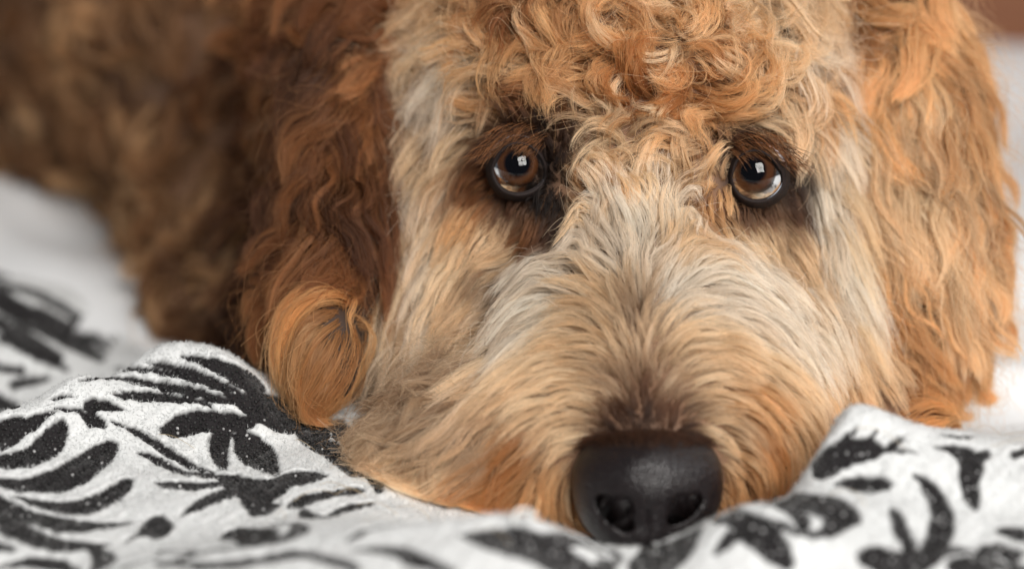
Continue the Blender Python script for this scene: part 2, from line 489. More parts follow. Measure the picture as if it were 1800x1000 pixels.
# ================================================================== BLANKET
STROKES = [
 [(-10,775,22),(20,755,26),(45,745,16),(55,742,6)],
 [(-10,812,12),(38,806,18),(75,790,24),(97,765,22),(108,745,12)],
 [(-10,843,8),(50,848,14),(110,838,22),(160,808,24),(190,785,16),(205,778,6)],
 [(25,868,3),(84,885,10),(140,888,16),(190,868,18),(222,845,12),(232,838,4)],
 [(-10,875,14),(42,905,18),(105,925,20),(168,925,12),(230,917,3)],
 [(-10,912,22),(40,945,18),(105,962,12),(190,957,3)],
 [(-10,965,10),(25,972,5)],
 [(218,952,2),(245,940,6),(262,930,18),(280,925,22),(300,925,10)],
 [(388,945,8),(410,938,20),(440,940,22),(475,945,12),(490,946,3)],
 [(95,715,2),(135,720,6),(160,735,14),(180,745,10)], [(150,712,10),(180,708,12),(218,718,2)],
 [(88,700,2),(110,693,4),(130,694,1)],
 [(140,668,2),(210,662,6),(290,680,9),(370,700,9),(420,708,5)],
 [(195,648,2),(260,645,6),(340,668,8),(430,700,6)],
 [(255,632,2),(320,650,8),(420,690,8)],
 [(318,626,2),(375,642,13),(430,668,17),(460,690,10)],
 [(198,693,2),(240,695,10),(300,702,9),(370,712,4)],
 [(283,752,6),(310,748,18),(350,740,18),(400,738,16),(450,738,10)],
 [(400,740,15),(385,775,20),(388,800,14),(395,815,8)],
 [(420,750,10),(432,775,26),(460,800,28),(480,825,14),(490,835,3)],
 [(515,745,6),(540,765,16),(580,790,20),(620,820,16),(640,830,8)],
 [(430,700,20),(480,735,18),(520,750,12)],
 [(197,737,2),(240,755,7),(290,785,8),(340,810,6),(375,822,2)],
 [(240,788,2),(280,800,7),(320,822,8),(380,832,8),(420,835,6)],
 [(273,845,2),(300,850,9),(350,853,9),(400,845,6)],
 [(316,908,2),(345,890,9),(380,872,11),(420,860,10)],
 [(400,845,16),(430,855,20),(470,860,18),(510,845,14),(550,838,10),(575,836,2)],
 [(430,870,14),(450,885,16),(475,885,10),(492,880,3)],
 [(505,885,3),(530,875,9),(570,865,8),(620,858,8),(640,855,4)],
 [(530,895,12),(570,905,8),(600,890,8),(655,882,5)],
 [(475,912,3),(495,922,12),(525,925,8),(540,926,2)],
 [(270,990,5),(400,985,9),(520,965,9),(570,975,10),(630,1000,8)],
 [(610,960,3),(680,965,12),(740,985,14),(800,1005,8)],
 [(260,962,2),(310,966,4),(350,970,2)],
 [(808,935,3),(860,945,22),(930,955,30),(1000,985,26),(1060,1010,14)],
 [(1230,925,8),(1200,950,26),(1160,980,34),(1120,1010,30)],
 [(1250,912,6),(1290,915,20),(1330,940,30),(1365,970,26),(1390,992,10)],
 [(1322,885,3),(1380,875,12),(1430,885,24),(1480,905,26),(1510,915,10)],
 [(1470,845,4),(1510,850,16),(1545,852,14),(1565,852,6)],
 [(1440,840,4),(1445,820,22),(1480,795,28),(1530,785,22),(1560,785,8),(1612,793,2)],
 [(1475,790,13),(1490,764,9),(1508,746,3)], [(1512,786,13),(1535,760,5),(1542,752,2)], [(1552,786,10),(1580,768,5),(1592,760,2)], [(1655,760,3),(1690,768,5),(1720,762,2)],
 [(1605,832,2),(1630,848,12),(1650,880,18),(1655,920,24),(1640,955,22),(1620,975,14)],
 [(1568,895,8),(1580,920,14),(1595,950,14),(1600,975,16)],
 [(1510,975,10),(1540,978,22),(1580,985,22),(1630,975,20),(1660,950,10)],
 [(1643,780,2),(1680,790,12),(1705,810,22),(1705,840,20),(1710,870,14),(1715,890,4)],
 [(1705,805,14),(1735,798,8),(1742,800,2)],
 [(1670,990,12),(1700,985,16),(1740,1000,12)],
 [(1725,955,8),(1750,960,16),(1790,975,16)], [(1755,925,8),(1785,930,14),(1810,935,14)],
 [(1780,800,6),(1800,795,8)],
 [(-10,520,20),(60,560,22),(130,600,18),(180,630,8)],
 [(-10,560,14),(60,600,12),(110,630,6)], [(20,672,10),(60,665,10),(90,662,3)], [(-10,700,18),(30,710,8)], [(-20,470,14),(20,486,8)],
 [(60,535,6),(130,575,9),(190,615,5)], [(0,590,9),(60,620,10),(120,648,4)], [(-20,500,8),(60,515,6),(140,560,8),(200,605,4)], [(-10,640,8),(40,648,8)],
 [(440,705,20),(500,722,22),(570,745,18),(610,770,10)], [(590,740,16),(625,780,20),(655,830,16),(668,860,6)],  # wide strokes under the left ear: black print plus shadow painted as print
]
def hit_blanket(px, py):
    """where the sight line through a photo pixel meets the blanket (x, y)"""
    dd = np.arange(0.55, 0.745 if px > 690 and py > 725 else 1.15, 0.002)
    w = to_world(np.stack([(px - 900) / FPX * dd, (500 - py) / FPX * dd, dd], 1))
    below = w[:, 2] < h_raw(w[:, 0], w[:, 1])
    i = int(np.argmax(below)) if below.any() else int(np.argmin(w[:, 2] - h_raw(w[:, 0], w[:, 1])))
    if i == 0 or not below.any(): return w[i, :2]
    g0 = w[i - 1, 2] - h_raw(w[i - 1:i, 0], w[i - 1:i, 1])[0]; g1 = w[i, 2] - h_raw(w[i:i + 1, 0], w[i:i + 1, 1])[0]
    t = g0 / (g0 - g1 + 1e-12)
    return w[i - 1, :2] * (1 - t) + w[i, :2] * t
def stroke_poly(s):
    a = np.array(s, float); c = []
    t = np.linspace(0, len(a) - 1, (len(a) - 1) * 5 + 1)
    i = np.minimum(t.astype(int), len(a) - 2); fr = (t - i)[:, None]
    def at(j): return a[np.clip(j, 0, len(a) - 1)]
    p0, p1, p2, p3 = at(i - 1), at(i), at(i + 1), at(i + 2)
    q = 0.5 * (2 * p1 + (p2 - p0) * fr + (2 * p0 - 5 * p1 + 4 * p2 - p3) * fr ** 2 + (3 * p1 - p0 - 3 * p2 + p3) * fr ** 3)
    tg = np.gradient(q[:, :2], axis=0); tg = unit(tg); nr = np.stack([-tg[:, 1], tg[:, 0]], 1)
    w = np.maximum(q[:, 2], 0.8)[:, None] * 0.96
    e0 = q[0, :2] - tg[0] * w[0] * 0.7; e1 = q[-1, :2] + tg[-1] * w[-1] * 0.7
    return np.concatenate([q[:, :2] + nr * w, e1[None], (q[:, :2] - nr * w)[::-1], e0[None]])
POLYS = []
for s in STROKES:
    POLYS.append(np.array([hit_blanket(x, y) for x, y in stroke_poly(s)]))
# the same damask goes on where the photograph does not look
r2 = random.Random(5)
for gx, gy in [(x, y) for x in np.arange(-0.27, 0.29, 0.05) for y in np.arange(0.50, 0.97, 0.05)]:
    w = np.array([gx, gy, -0.0]); c = to_cam(w); u, v = px_of(c)
    if -30 < u < 1830 and v < 1010: continue
    a0 = r2.uniform(0, 6.28)
    for k in range(3):
        a = a0 + k * 1.1; pts = []
        for j in range(5):
            a += 0.28; L = 0.0065 * j
            pts.append((gx + math.cos(a) * L, gy + math.sin(a) * L))
        pts = np.array(pts); tg = unit(np.gradient(pts, axis=0)); nr = np.stack([-tg[:, 1], tg[:, 0]], 1)
        wd = np.array([.0006, .0024, .0038, .003, .0007])[:, None]
        POLYS.append(np.concatenate([pts + nr * wd, (pts - nr * wd)[::-1]]))

def print_sd(x, y):
    """signed distance (m) to the black print, negative inside"""
    x = np.ravel(x); y = np.ravel(y)
    out = np.full(len(x), 0.006)
    order = np.argsort(y); ys = y[order]
    for P_ in POLYS:
        lo, hi = P_.min(0) - 0.006, P_.max(0) + 0.006
        a, b = np.searchsorted(ys, [lo[1], hi[1]])
        idx = order[a:b]; idx = idx[(x[idx] > lo[0]) & (x[idx] < hi[0])]
        if not len(idx): continue
        q = np.stack([x[idx], y[idx]], 1)
        A = P_; B = np.roll(P_, -1, 0)
        dmin = np.full(len(q), 1e9); ins = np.zeros(len(q), int)
        for p0, p1 in zip(A, B):
            e = p1 - p0; l2 = e @ e
            if l2 < 1e-14: continue
            t = np.clip(((q - p0) @ e) / l2, 0, 1)
            dmin = np.minimum(dmin, ((q - p0 - t[:, None] * e) ** 2).sum(1))
            c = (p0[1] > q[:, 1]) != (p1[1] > q[:, 1])
            if c.any():
                xi = (p1[0] - p0[0]) * (q[:, 1] - p0[1]) / (p1[1] - p0[1] + 1e-15) + p0[0]
                ins += np.where(c & (q[:, 0] < xi), 1 if p1[1] > p0[1] else -1, 0)
        d = np.where(ins != 0, -np.sqrt(dmin) - 0.0003, np.sqrt(dmin))
        out[idx] = np.minimum(out[idx], d)
    return out
def print_mask(x, y, soft=0.0005):
    p = np.stack([np.ravel(x), np.ravel(y), 0 * np.ravel(x)], 1)
    sd = print_sd(x, y) + noise3(p, 1500, 21) * 0.00042 + noise3(p, 3800, 22) * 0.00028
    return np.clip(0.5 - sd / (2 * soft), 0, 1)

def blanket_edge(x, y):
    """positive inside the blanket's outline on the bed"""
    far = np.interp(x, [-0.3, -0.20, -0.17, -0.10, -0.05, 0.08, 0.11, 0.25], [1.00, 0.985, 0.93, 0.80, 0.80, 0.80, 0.795, 0.80])
    return far - y

def fabric_mat():
    m, nt, out = mat('damask_fleece')
    at = nt.nodes.new('ShaderNodeAttribute'); at.attribute_name = 'print'
    tc = nt.nodes.new('ShaderNodeTexCoord')
    n = nt.nodes.new('ShaderNodeTexNoise'); n.inputs['Scale'].default_value = 900; n.inputs['Detail'].default_value = 3
    nt.links.new(tc.outputs['Object'], n.inputs['Vector'])
    mx = nt.nodes.new('ShaderNodeMix'); mx.data_type = 'RGBA'
    mx.inputs[6].default_value = (0.66, 0.67, 0.67, 1); mx.inputs[7].default_value = (0.013, 0.011, 0.012, 1)
    nt.links.new(at.outputs['Fac'], mx.inputs[0])
    b = principled(nt, Roughness=0.9); b.inputs['Specular IOR Level'].default_value = 0.2
    b.inputs['Sheen Weight'].default_value = 0.25; b.inputs['Sheen Roughness'].default_value = 0.5
    nt.links.new(mx.outputs[2], b.inputs['Base Color'])
    bp = nt.nodes.new('ShaderNodeBump'); bp.inputs['Strength'].default_value = 0.35; bp.inputs['Distance'].default_value = 0.0006
    nt.links.new(n.outputs['Fac'], bp.inputs['Height']); nt.links.new(bp.outputs[0], b.inputs['Normal'])
    nt.links.new(b.outputs[0], out.inputs[0])
    return m
def build_blanket():
    dx = 0.00062
    ys = np.concatenate([np.arange(0.50, 0.80, dx), np.arange(0.80, 1.0, 0.0016)])
    xs = np.arange(-0.25, 0.25, dx * 1.1)
    x, y = np.meshgrid(xs, ys)
    inside = blanket_edge(x, y) > 0
    m = print_mask(x, y, 0.0004).reshape(x.shape)
    z = h_blanket(x, y)
    p = np.stack([x.ravel(), y.ravel(), 0 * x.ravel()], 1)
    z = z - m * 0.0011 + (noise3(p, 2100, 31) * 0.00022 + noise3(p, 900, 32) * 0.00025).reshape(x.shape)
    # hem: the far edge turns down onto the sheet
    e = blanket_edge(x, y); z = z - 0.005 * np.exp(-np.clip(e, 0, 1) / 0.004)
    idx = -np.ones(x.shape, int); ny, nx = x.shape
    q = inside[:-1, :-1] & inside[:-1, 1:] & inside[1:, 1:] & inside[1:, :-1]
    i = np.arange(nx * ny).reshape(ny, nx)
    f = np.stack([i[:-1, :-1], i[:-1, 1:], i[1:, 1:], i[1:, :-1]], -1)[q]
    used = np.zeros(nx * ny, bool); used[f.ravel()] = True
    mp = np.cumsum(used) - 1
    v = np.stack([x, y, z], -1).reshape(-1, 3)[used]
    me = mesh_from('patterned_blanket', v, mp[f])
    a = me.attributes.new('print', 'FLOAT', 'POINT'); a.data.foreach_set('value', m.ravel()[used].astype(np.float32))
    o = link('patterned_blanket', me, fabric_mat(), label='white fleece blanket with black damask leaf pattern, rumpled in folds under the dog', cat='blanket')
    # ---- pile: short fibres over white and black alike
    n = 330000
    fx = rng.uniform(-0.235, 0.235, n); fy = rng.uniform(0.55, 0.93, n)
    c = to_cam(np.stack([fx, fy, np.zeros(n)], 1)); u, v_ = px_of(c)
    k = (u > -80) & (u < 1880) & (v_ < 1060) & (blanket_edge(fx, fy) > 0.001)
    fx, fy = fx[k], fy[k]; n = len(fx)
    pm = print_mask(fx, fy, 0.00025) > 0.5
    fz = h_blanket(fx, fy) - pm * 0.0011
    e_ = 0.0005
    nr = unit(np.stack([-(h_blanket(fx + e_, fy) - h_blanket(fx - e_, fy)) / (2 * e_), -(h_blanket(fx, fy + e_) - h_blanket(fx, fy - e_)) / (2 * e_), np.ones(n)], 1))
    d = unit(nr * 0.7 + rng.normal(0, 0.42, (n, 3)) + np.stack([noise3(np.stack([fx, fy, fx * 0], 1), 160, 41), noise3(np.stack([fx, fy, fx * 0], 1), 160, 42), 0 * fx], 1) * 0.35)
    L = np.where(pm, 0.0009, 0.0012) * rng.uniform(0.5, 1.25, n)
    root = np.stack([fx, fy, fz - 0.0002], 1)
    bend = rng.normal(0, 0.35, (n, 3))
    pos = np.stack([root, root + d * (L * 0.5)[:, None], root + unit(d + bend) * L[:, None]], 1)
    g = rng.uniform(0.85, 1.1, n)[:, None]
    col = np.where(pm[:, None], np.array([0.016, 0.014, 0.015]) * g, np.array([0.67, 0.68, 0.68]) * (1 + (g - 1) * 0.3))
    rr = np.where(pm, 0.00010, 0.00007)[:, None] * np.array([1, 0.9, 0.4])[None]
    add_curves('fleece_pile', pos, rr, col, fibre_mat('fleece_pile'), o)
    # ---- knit loops standing up in the black print, in loose rows
    s = 0.00185
    gx, gy = np.meshgrid(np.arange(-0.20, 0.20, s), np.arange(0.56, 0.92, s * 0.9))
    gx = gx + (np.arange(gx.shape[0]) % 2)[:, None] * s * 0.5
    gx = gx.ravel() + rng.normal(0, s * 0.13, gx.size); gy = gy.ravel() + rng.normal(0, s * 0.13, gy.size)
    k = (print_sd(gx, gy) < -0.0006) & (blanket_edge(gx, gy) > 0.002)
    gx, gy = gx[k], gy[k]
    gz = h_blanket(gx, gy) - 0.0008
    v1, f1 = ICO1
    n = len(gx); r = rng.uniform(0.00042, 0.00068, n)
    an = rng.uniform(-0.6, 0.6, n)
    vv = v1[None] * r[:, None, None] * np.array([0.85, 1.25, 0.9]) ; 
    ca, sa = np.cos(an)[:, None], np.sin(an)[:, None]
    vv = np.stack([vv[..., 0] * ca - vv[..., 1] * sa, vv[..., 0] * sa + vv[..., 1] * ca, vv[..., 2]], -1) + np.stack([gx, gy, gz], 1)[:, None]
    ff = f1[None] + (np.arange(n) * len(v1))[:, None, None]
    me = mesh_from('knit_loops', vv.reshape(-1, 3), ff.reshape(-1, 3))
    tone = np.where(rng.random(n) < np.where(gx > -0.01, 0.20, 0.03), rng.uniform(0.12, 0.45, n), rng.uniform(0.008, 0.03, n))  # pale loops: painted glints on the right, a few white specks on the left
    a = me.attributes.new('tone', 'FLOAT', 'POINT'); a.data.foreach_set('value', np.repeat(tone, len(v1)).astype(np.float32))
    m2, nt, out = mat('knit_loop_yarn')
    at = nt.nodes.new('ShaderNodeAttribute'); at.attribute_name = 'tone'
    b = principled(nt, Roughness=0.28); b.inputs['Specular IOR Level'].default_value = 0.5
    nt.links.new(at.outputs['Fac'], b.inputs['Base Color']); nt.links.new(b.outputs[0], out.inputs[0])
    link('knit_loops', me, m2, o, 'stuff')
    return o
blanket = build_blanket()

def tube(pts, r, seg=8):
    pts = np.asarray(pts, float); n = len(pts); tg = unit(np.gradient(pts, axis=0))
    up = np.array([0.3, 0.2, 1.0]); a = unit(np.cross(tg, up)); b = np.cross(tg, a)
    th = np.linspace(0, 2 * math.pi, seg, endpoint=False)
    rr = np.broadcast_to(np.asarray(r, float), (n,))
    v = pts[:, None] + rr[:, None, None] * (np.cos(th)[None, :, None] * a[:, None] + np.sin(th)[None, :, None] * b[:, None])
    i = np.arange(n * seg).reshape(n, seg)
    f = np.stack([i[:-1], np.roll(i[:-1], -1, 1), np.roll(i[1:], -1, 1), i[1:]], -1).reshape(-1, 4)
    return v.reshape(-1, 3), f
def loose_thread():
    w = lambda px, py, d: to_world(P(px, py, d))
    pts = [w(905, 918, .650), w(903, 906, .650), w(912, 896, .651), w(926, 895, .652), w(936, 900, .650), w(942, 905, .648), w(935, 908, .646), w(925, 902, .645)]
    pts = np.array(pts); t = np.linspace(0, len(pts) - 1, 40); i = np.minimum(t.astype(int), len(pts) - 2); fr = (t - i)[:, None]; fr = fr * fr * (3 - 2 * fr)
    q = pts[i] * (1 - fr) + pts[i + 1] * fr
    v, f = tube(q, 0.00055)
    link('loose_thread', mesh_from('loose_thread', v, f), simple_mat('white_yarn', (0.78, 0.78, 0.76), 0.9), blanket)
loose_thread()
def shed_hairs():
    n = 16; K = 10
    px_ = np.array([560, 600, 625, 640, 650, 618, 480, 700, 1752, 1765, 1730, 1600, 350, 690, 1450, 820.])
    py_ = np.array([800, 870, 866, 872, 880, 890, 905, 925, 745, 760, 790, 800, 790, 900, 880, 935.])
    rows = []
    for a, b in zip(px_, py_):
        x, y = hit_blanket(a, b); th = rng.uniform(-0.6, 0.6) + (0 if rng.random() < 0.5 else math.pi); L = rng.uniform(0.008, 0.018); tr = rng.uniform(-1.6, 1.6)
        t = np.linspace(0, 1, K); dx_ = np.cos(th + tr * t) * L / K; dy_ = np.sin(th + tr * t) * L / K
        xx = x + np.cumsum(dx_); yy = y + np.cumsum(dy_)
        rows.append(np.stack([xx, yy, h_blanket(xx, yy) + 0.0012 + 0.0022 * np.sin(t * 3.1)], 1))
    add_curves('shed_hairs', np.array(rows), np.full((n, K), 0.00007), np.tile(np.array([[0.66, 0.50, 0.30]]), (n, 1)), M_FUR, None, 'stuff', 'few loose pale dog hairs shed on the patterned blanket')
shed_hairs()

# ================================================================== DOG
EYE_R = 0.0105
NOSE_C = P(1138, 862, 0.716)
HEAD_PRIMS = [
    ell(1115, 175, .868, 66, 62, 70), ell(1110, 60, .850, 62, 42, 55),
    ell(1000, 205, .832, 34, 26, 44), ell(1235, 205, .832, 34, 26, 44),        # brows
    ell(1115, 330, .845, 56, 42, 62), ell(785, 120, .880, 24, 50, 40),
    cone((1118, 410, .808), 32, (1135, 800, .751), 25),                          # muzzle
    ell(1040, 660, .775, 26, 30, 24), ell(1225, 650, .775, 26, 30, 24),          # muzzle pads
    ell(1000, 800, .762, 27, 20, 24), ell(1280, 770, .762, 25, 20, 24),          # lips
    ell(870, 800, .775, 30, 16, 26), ell(772, 822, .772, 21, 10, 20), ell(1360, 800, .775, 9, 10, 16),
    ell(850, 470, .849, 26, 46, 46), ell(1390, 480, .848, 22, 46, 46),           # cheeks
    ell(800, 640, .834, 20, 30, 34), ell(1425, 640, .833, 17, 22, 34),
]
TRUNK_PRIMS = [
    cone((1000, 200, .98), 78, (620, 120, 1.08), 95),
    cone((620, 60, 1.12), 112, (60, -40, 1.30), 128),
    ell(415, 370, 1.08, 44, 58, 60), ell(600, 400, 1.02, 44, 56, 46), ell(400, 520, .985, 30, 26, 36), ell(500, 560, .955, 22, 22, 30),
    ell(545, 130, .945, 14, 56, 24),
    cone((1380, 745, .835), 14, (1540, 762, .822), 12), ell(1570, 766, .820, 15, 11, 15),
]
tmp = Body(HEAD_PRIMS)
def front_depth(px, py, body):
    dd = np.arange(0.66, 0.9, 0.0005); p = P(px, py, 1.0)[None] * dd[:, None]
    s = body.f(p); return dd[int(np.argmax(s < 0))]
EYES = []
for (ex, ey, gx, gy) in ((911, 294, -0.03, 0.13), (1328, 306, -0.09, 0.13)):
    d0 = front_depth(ex, ey, tmp)
    EYES.append((P(ex, ey, d0 + 0.0042), gx, gy))
    print('eye depth', d0)
HEAD = Body(HEAD_PRIMS + TRUNK_PRIMS, 0.0085, cuts=[(e[0], EYE_R + 0.0002, 0.0006) for e in EYES])
V, F = body_mesh(HEAD, 0.0026)
# the dog's body: one continuous skin, top-level
skin = mesh_from('dog', to_world(V), F)
dog = link('dog', skin, M_SKIN, label='curly apricot doodle dog lying with its chin flat on the blanket, looking up', cat='dog')

# black skin round the eyes and the nose
_pg = np.zeros(len(V))
for e in EYES: _pg = np.maximum(_pg, np.clip(2.2 - np.linalg.norm(V - e[0], axis=1) / 0.0085, 0, 1))
_pg = np.maximum(_pg, np.clip(2.0 - np.linalg.norm((V - NOSE_C) / np.array([1.25, 1.0, 1.0]), axis=1) / 0.0125, 0, 1))
_a = skin.attributes.new('pigment_shade', 'FLOAT', 'POINT'); _a.data.foreach_set('value', _pg.astype(np.float32))
# ---- eyes
def frame_to(v):
    z = unit(np.array(v)); x = unit(np.cross(np.array([0, 1, 0]), z)); y = np.cross(z, x)
    return np.stack([x, y, z], 1)        # columns
M_SCL = simple_mat('sclera', (0.82, 0.88, 1.0), 0.3, coat=0.5)
M_PUP = simple_mat('pupil', (0.002, 0.002, 0.003), 1.0, spec=0.0)
M_LID = simple_mat('eyelid_skin', (0.016, 0.010, 0.009), 0.7, spec=0.25, bump=0.6, bscale=1500, noise=0.4, nscale=900)
def iris_mat():
    m, nt, out = mat('iris')
    at = nt.nodes.new('ShaderNodeAttribute'); at.attribute_name = 'ring'
    cr = nt.nodes.new('ShaderNodeValToRGB'); e = cr.color_ramp.elements
    e[0].position = 0.0; e[0].color = (0.010, 0.006, 0.005, 1); e[1].position = 1.0; e[1].color = (0.004, 0.003, 0.003, 1)
    for ps, c in ((0.40, (0.015, 0.007, 0.005, 1)), (0.46, (0.050, 0.020, 0.009, 1)), (0.60, (0.055, 0.020, 0.008, 1)), (0.74, (0.006, 0.004, 0.003, 1))):
        q_ = e.new(ps); q_.color = c
    tc = nt.nodes.new('ShaderNodeTexCoord'); n = nt.nodes.new('ShaderNodeTexNoise'); n.inputs['Scale'].default_value = 900; n.inputs['Detail'].default_value = 4
    nt.links.new(tc.outputs['Object'], n.inputs['Vector'])
    ad = nt.nodes.new('ShaderNodeMath'); ad.operation = 'MULTIPLY_ADD'; ad.inputs[1].default_value = 0.14
    sb = nt.nodes.new('ShaderNodeMath'); sb.operation = 'SUBTRACT'; sb.inputs[1].default_value = 0.07
    nt.links.new(n.outputs['Fac'], ad.inputs[0]); nt.links.new(at.outputs['Fac'], ad.inputs[2]); nt.links.new(ad.outputs[0], sb.inputs[0])
    nt.links.new(sb.outputs[0], cr.inputs[0])
    b = principled(nt, Roughness=1.0); b.inputs['Specular IOR Level'].default_value = 0.0; nt.links.new(cr.outputs[0], b.inputs['Base Color']); nt.links.new(b.outputs[0], out.inputs[0])
    return m
def cornea_mat():
    m, nt, out = mat('cornea')
    tr = nt.nodes.new('ShaderNodeBsdfTransparent'); gl = nt.nodes.new('ShaderNodeBsdfGlossy'); gl.inputs['Roughness'].default_value = 0.015
    fr = nt.nodes.new('ShaderNodeFresnel'); fr.inputs['IOR'].default_value = 1.45
    mx = nt.nodes.new('ShaderNodeMixShader')
    nt.links.new(fr.outputs[0], mx.inputs[0]); nt.links.new(tr.outputs[0], mx.inputs[1]); nt.links.new(gl.outputs[0], mx.inputs[2]); nt.links.new(mx.outputs[0], out.inputs[0])
    return m
M_IRIS, M_COR = iris_mat(), cornea_mat()
def cap(rad_fn, a0, a1, na=14, nt_=48):
    th = np.linspace(a0, a1, na); ph = np.linspace(0, 2 * math.pi, nt_, endpoint=False)
    T, PH = np.meshgrid(th, ph, indexing='ij'); r = rad_fn(T)
    v = np.stack([r * np.sin(T) * np.cos(PH), r * np.sin(T) * np.sin(PH), r * np.cos(T)], -1).reshape(-1, 3)
    i = np.arange(na * nt_).reshape(na, nt_)
    f = np.stack([i[:-1], i[1:], np.roll(i[1:], -1, 1), np.roll(i[:-1], -1, 1)], -1).reshape(-1, 4)
    return v, f, T.ravel()
# lid outlines: visible opening in pixels about the eye centre, by angle (0 = right, 90 = up)
LIDS = [
    [(0, 45, 0), (25, 42, 0), (50, 40, 0), (75, 40, 0), (105, 40, 0), (130, 39, 0), (155, 40, 0), (180, 43, 0), (205, 44, 0), (235, 46, 0), (270, 46, 0), (300, 47, 0), (335, 50, 0)],
    [(0, 45, 0), (25, 38, 0), (50, 37, 0), (75, 38, 0), (105, 39, 0), (130, 39, 0), (155, 38, 0), (180, 38, 0), (205, 40, 0), (235, 44, 0), (270, 46, 0), (300, 48, 0), (335, 50, 0)]]
eye_objs = []
for k, (c, gx, gy) in enumerate(EYES):
    MM = c[2] / FPX
    v, f = icos(5)
    eye = link('eye', mesh_from('eye', to_world(v * EYE_R + c), f), M_SCL, dog)
    eye['label'] = ['brown eye on the left of the photo, ringed by a large dark patch', 'brown eye on the right of the photo, catchlight in its pupil'][k]
    # gaze towards the lens and a little up
    view = -unit(c)
    G = frame_to(view + np.array([gx, gy, 0]))
    A1 = 1.04
    v, f, T = cap(lambda T: EYE_R + 0.00008 + 0 * T, 0.0, A1, 24, 64)
    me = mesh_from('iris', to_world(v @ G.T + c), f)
    a = me.attributes.new('ring', 'FLOAT', 'POINT'); a.data.foreach_set('value', (T / A1).astype(np.float32))
    link('iris', me, M_IRIS, eye)
    v, f, T = cap(lambda T: EYE_R + 0.00016 + 0 * T, 0.0, 0.38, 8, 48)
    link('pupil', mesh_from('pupil', to_world(v @ G.T + c), f), M_PUP, eye)
    v, f, T = cap(lambda T: EYE_R + 0.00022 + 0.0011 * np.clip(1 - (T / 1.1) ** 2, 0, 1) ** 1.5, 0.0, 1.12, 40, 64)
    link('cornea', mesh_from('cornea', to_world(v @ G.T + c), f), M_COR, eye)
    # eyelid: a rolled rim following the opening
    lid = np.array(LIDS[k]); ang = np.radians(np.linspace(0, 360, 72, endpoint=False))
    rad = np.interp(np.degrees(ang), np.append(lid[:, 0], 360), np.append(lid[:, 1], lid[0, 1])) * MM
    rad = (np.roll(rad, 1) + rad + np.roll(rad, -1)) / 3
    fr = frame_to(view)
    rings = []
    dirs = np.stack([-np.cos(ang), np.sin(ang)], 1)          # frame_to's x points left for a viewer
    if fr[:, 0] @ np.array([1, 0, 0]) > 0: dirs[:, 0] *= -1
    prof = [(0.0, -0.0006), (0.0, 0.0002), (0.0003, 0.0005), (0.0006, 0.0004), (0.0011, 0.0000), (0.0017, -0.0012), (0.0027, -0.0045)]
    for (out_, up_) in prof:
        rr = rad + out_
        zz = np.sqrt(np.maximum((EYE_R + 0.0002) ** 2 - np.minimum(rad, EYE_R * 0.99) ** 2, 1e-9)) + up_
        upper = np.clip(np.sin(ang) + 0.15, 0, 1) * 0.0026
        q_ = np.stack([dirs[:, 0] * rr, dirs[:, 1] * rr, zz + (upper if up_ > 0 else 0)], 1)
        rings.append(q_ @ fr.T + c)
    v = np.array(rings); n0, n1 = v.shape[:2]; i = np.arange(n0 * n1).reshape(n0, n1)
    f = np.stack([i[:-1], i[1:], np.roll(i[1:], -1, 1), np.roll(i[:-1], -1, 1)], -1).reshape(-1, 4)
    link('eyelid', mesh_from('eyelid', to_world(v.reshape(-1, 3)), f), M_LID, eye)
    # lashes and the rusty hairs over the upper lid
    n = 420
    a_ = np.radians(rng.uniform(35, 165, n) if k == 0 else rng.uniform(10, 140, n))
    r0 = np.interp(np.degrees(a_), lid[:, 0], lid[:, 1]) * MM + rng.uniform(0.0012, 0.0075, n)
    dx_ = np.cos(a_) * r0; dy_ = np.sin(a_) * r0
    zz = np.sqrt(np.maximum(EYE_R ** 2 - np.minimum(r0, EYE_R * .8) ** 2, 0)) + 0.0022
    right = fr[:, 0] * (1 if fr[0, 0] > 0 else -1); upv = fr[:, 1]
    rt = c + dx_[:, None] * right + dy_[:, None] * upv + zz[:, None] * view
    fl = (-1 if k == 0 else 1)
    d0 = unit(fl * right * rng.uniform(0.5, 1.2, (n, 1)) - upv * rng.uniform(0.0, 0.8, (n, 1)) + view * rng.uniform(0.3, 0.9, (n, 1)))
    L = rng.uniform(0.0035, 0.0080, n)[:, None]
    d1 = unit(d0 - upv * 0.5 - view * 0.4)
    pos = np.stack([rt - view * 0.002, rt + d0 * L * 0.35, rt + d0 * L * 0.6 + d1 * L * 0.2, rt + d0 * L * 0.65 + d1 * L * 0.45], 1)
    col = np.where(rng.random((n, 1)) < 0.6, np.array(COL['R']), np.array(COL['D'])) * rng.uniform(0.7, 1.4, (n, 1))
    add_curves('eyelashes', to_world(pos), np.broadcast_to(np.array([.06, .055, .04, .015]) / 1000, (n, 4)), col, M_FUR, eye)
    eye_objs.append(eye)

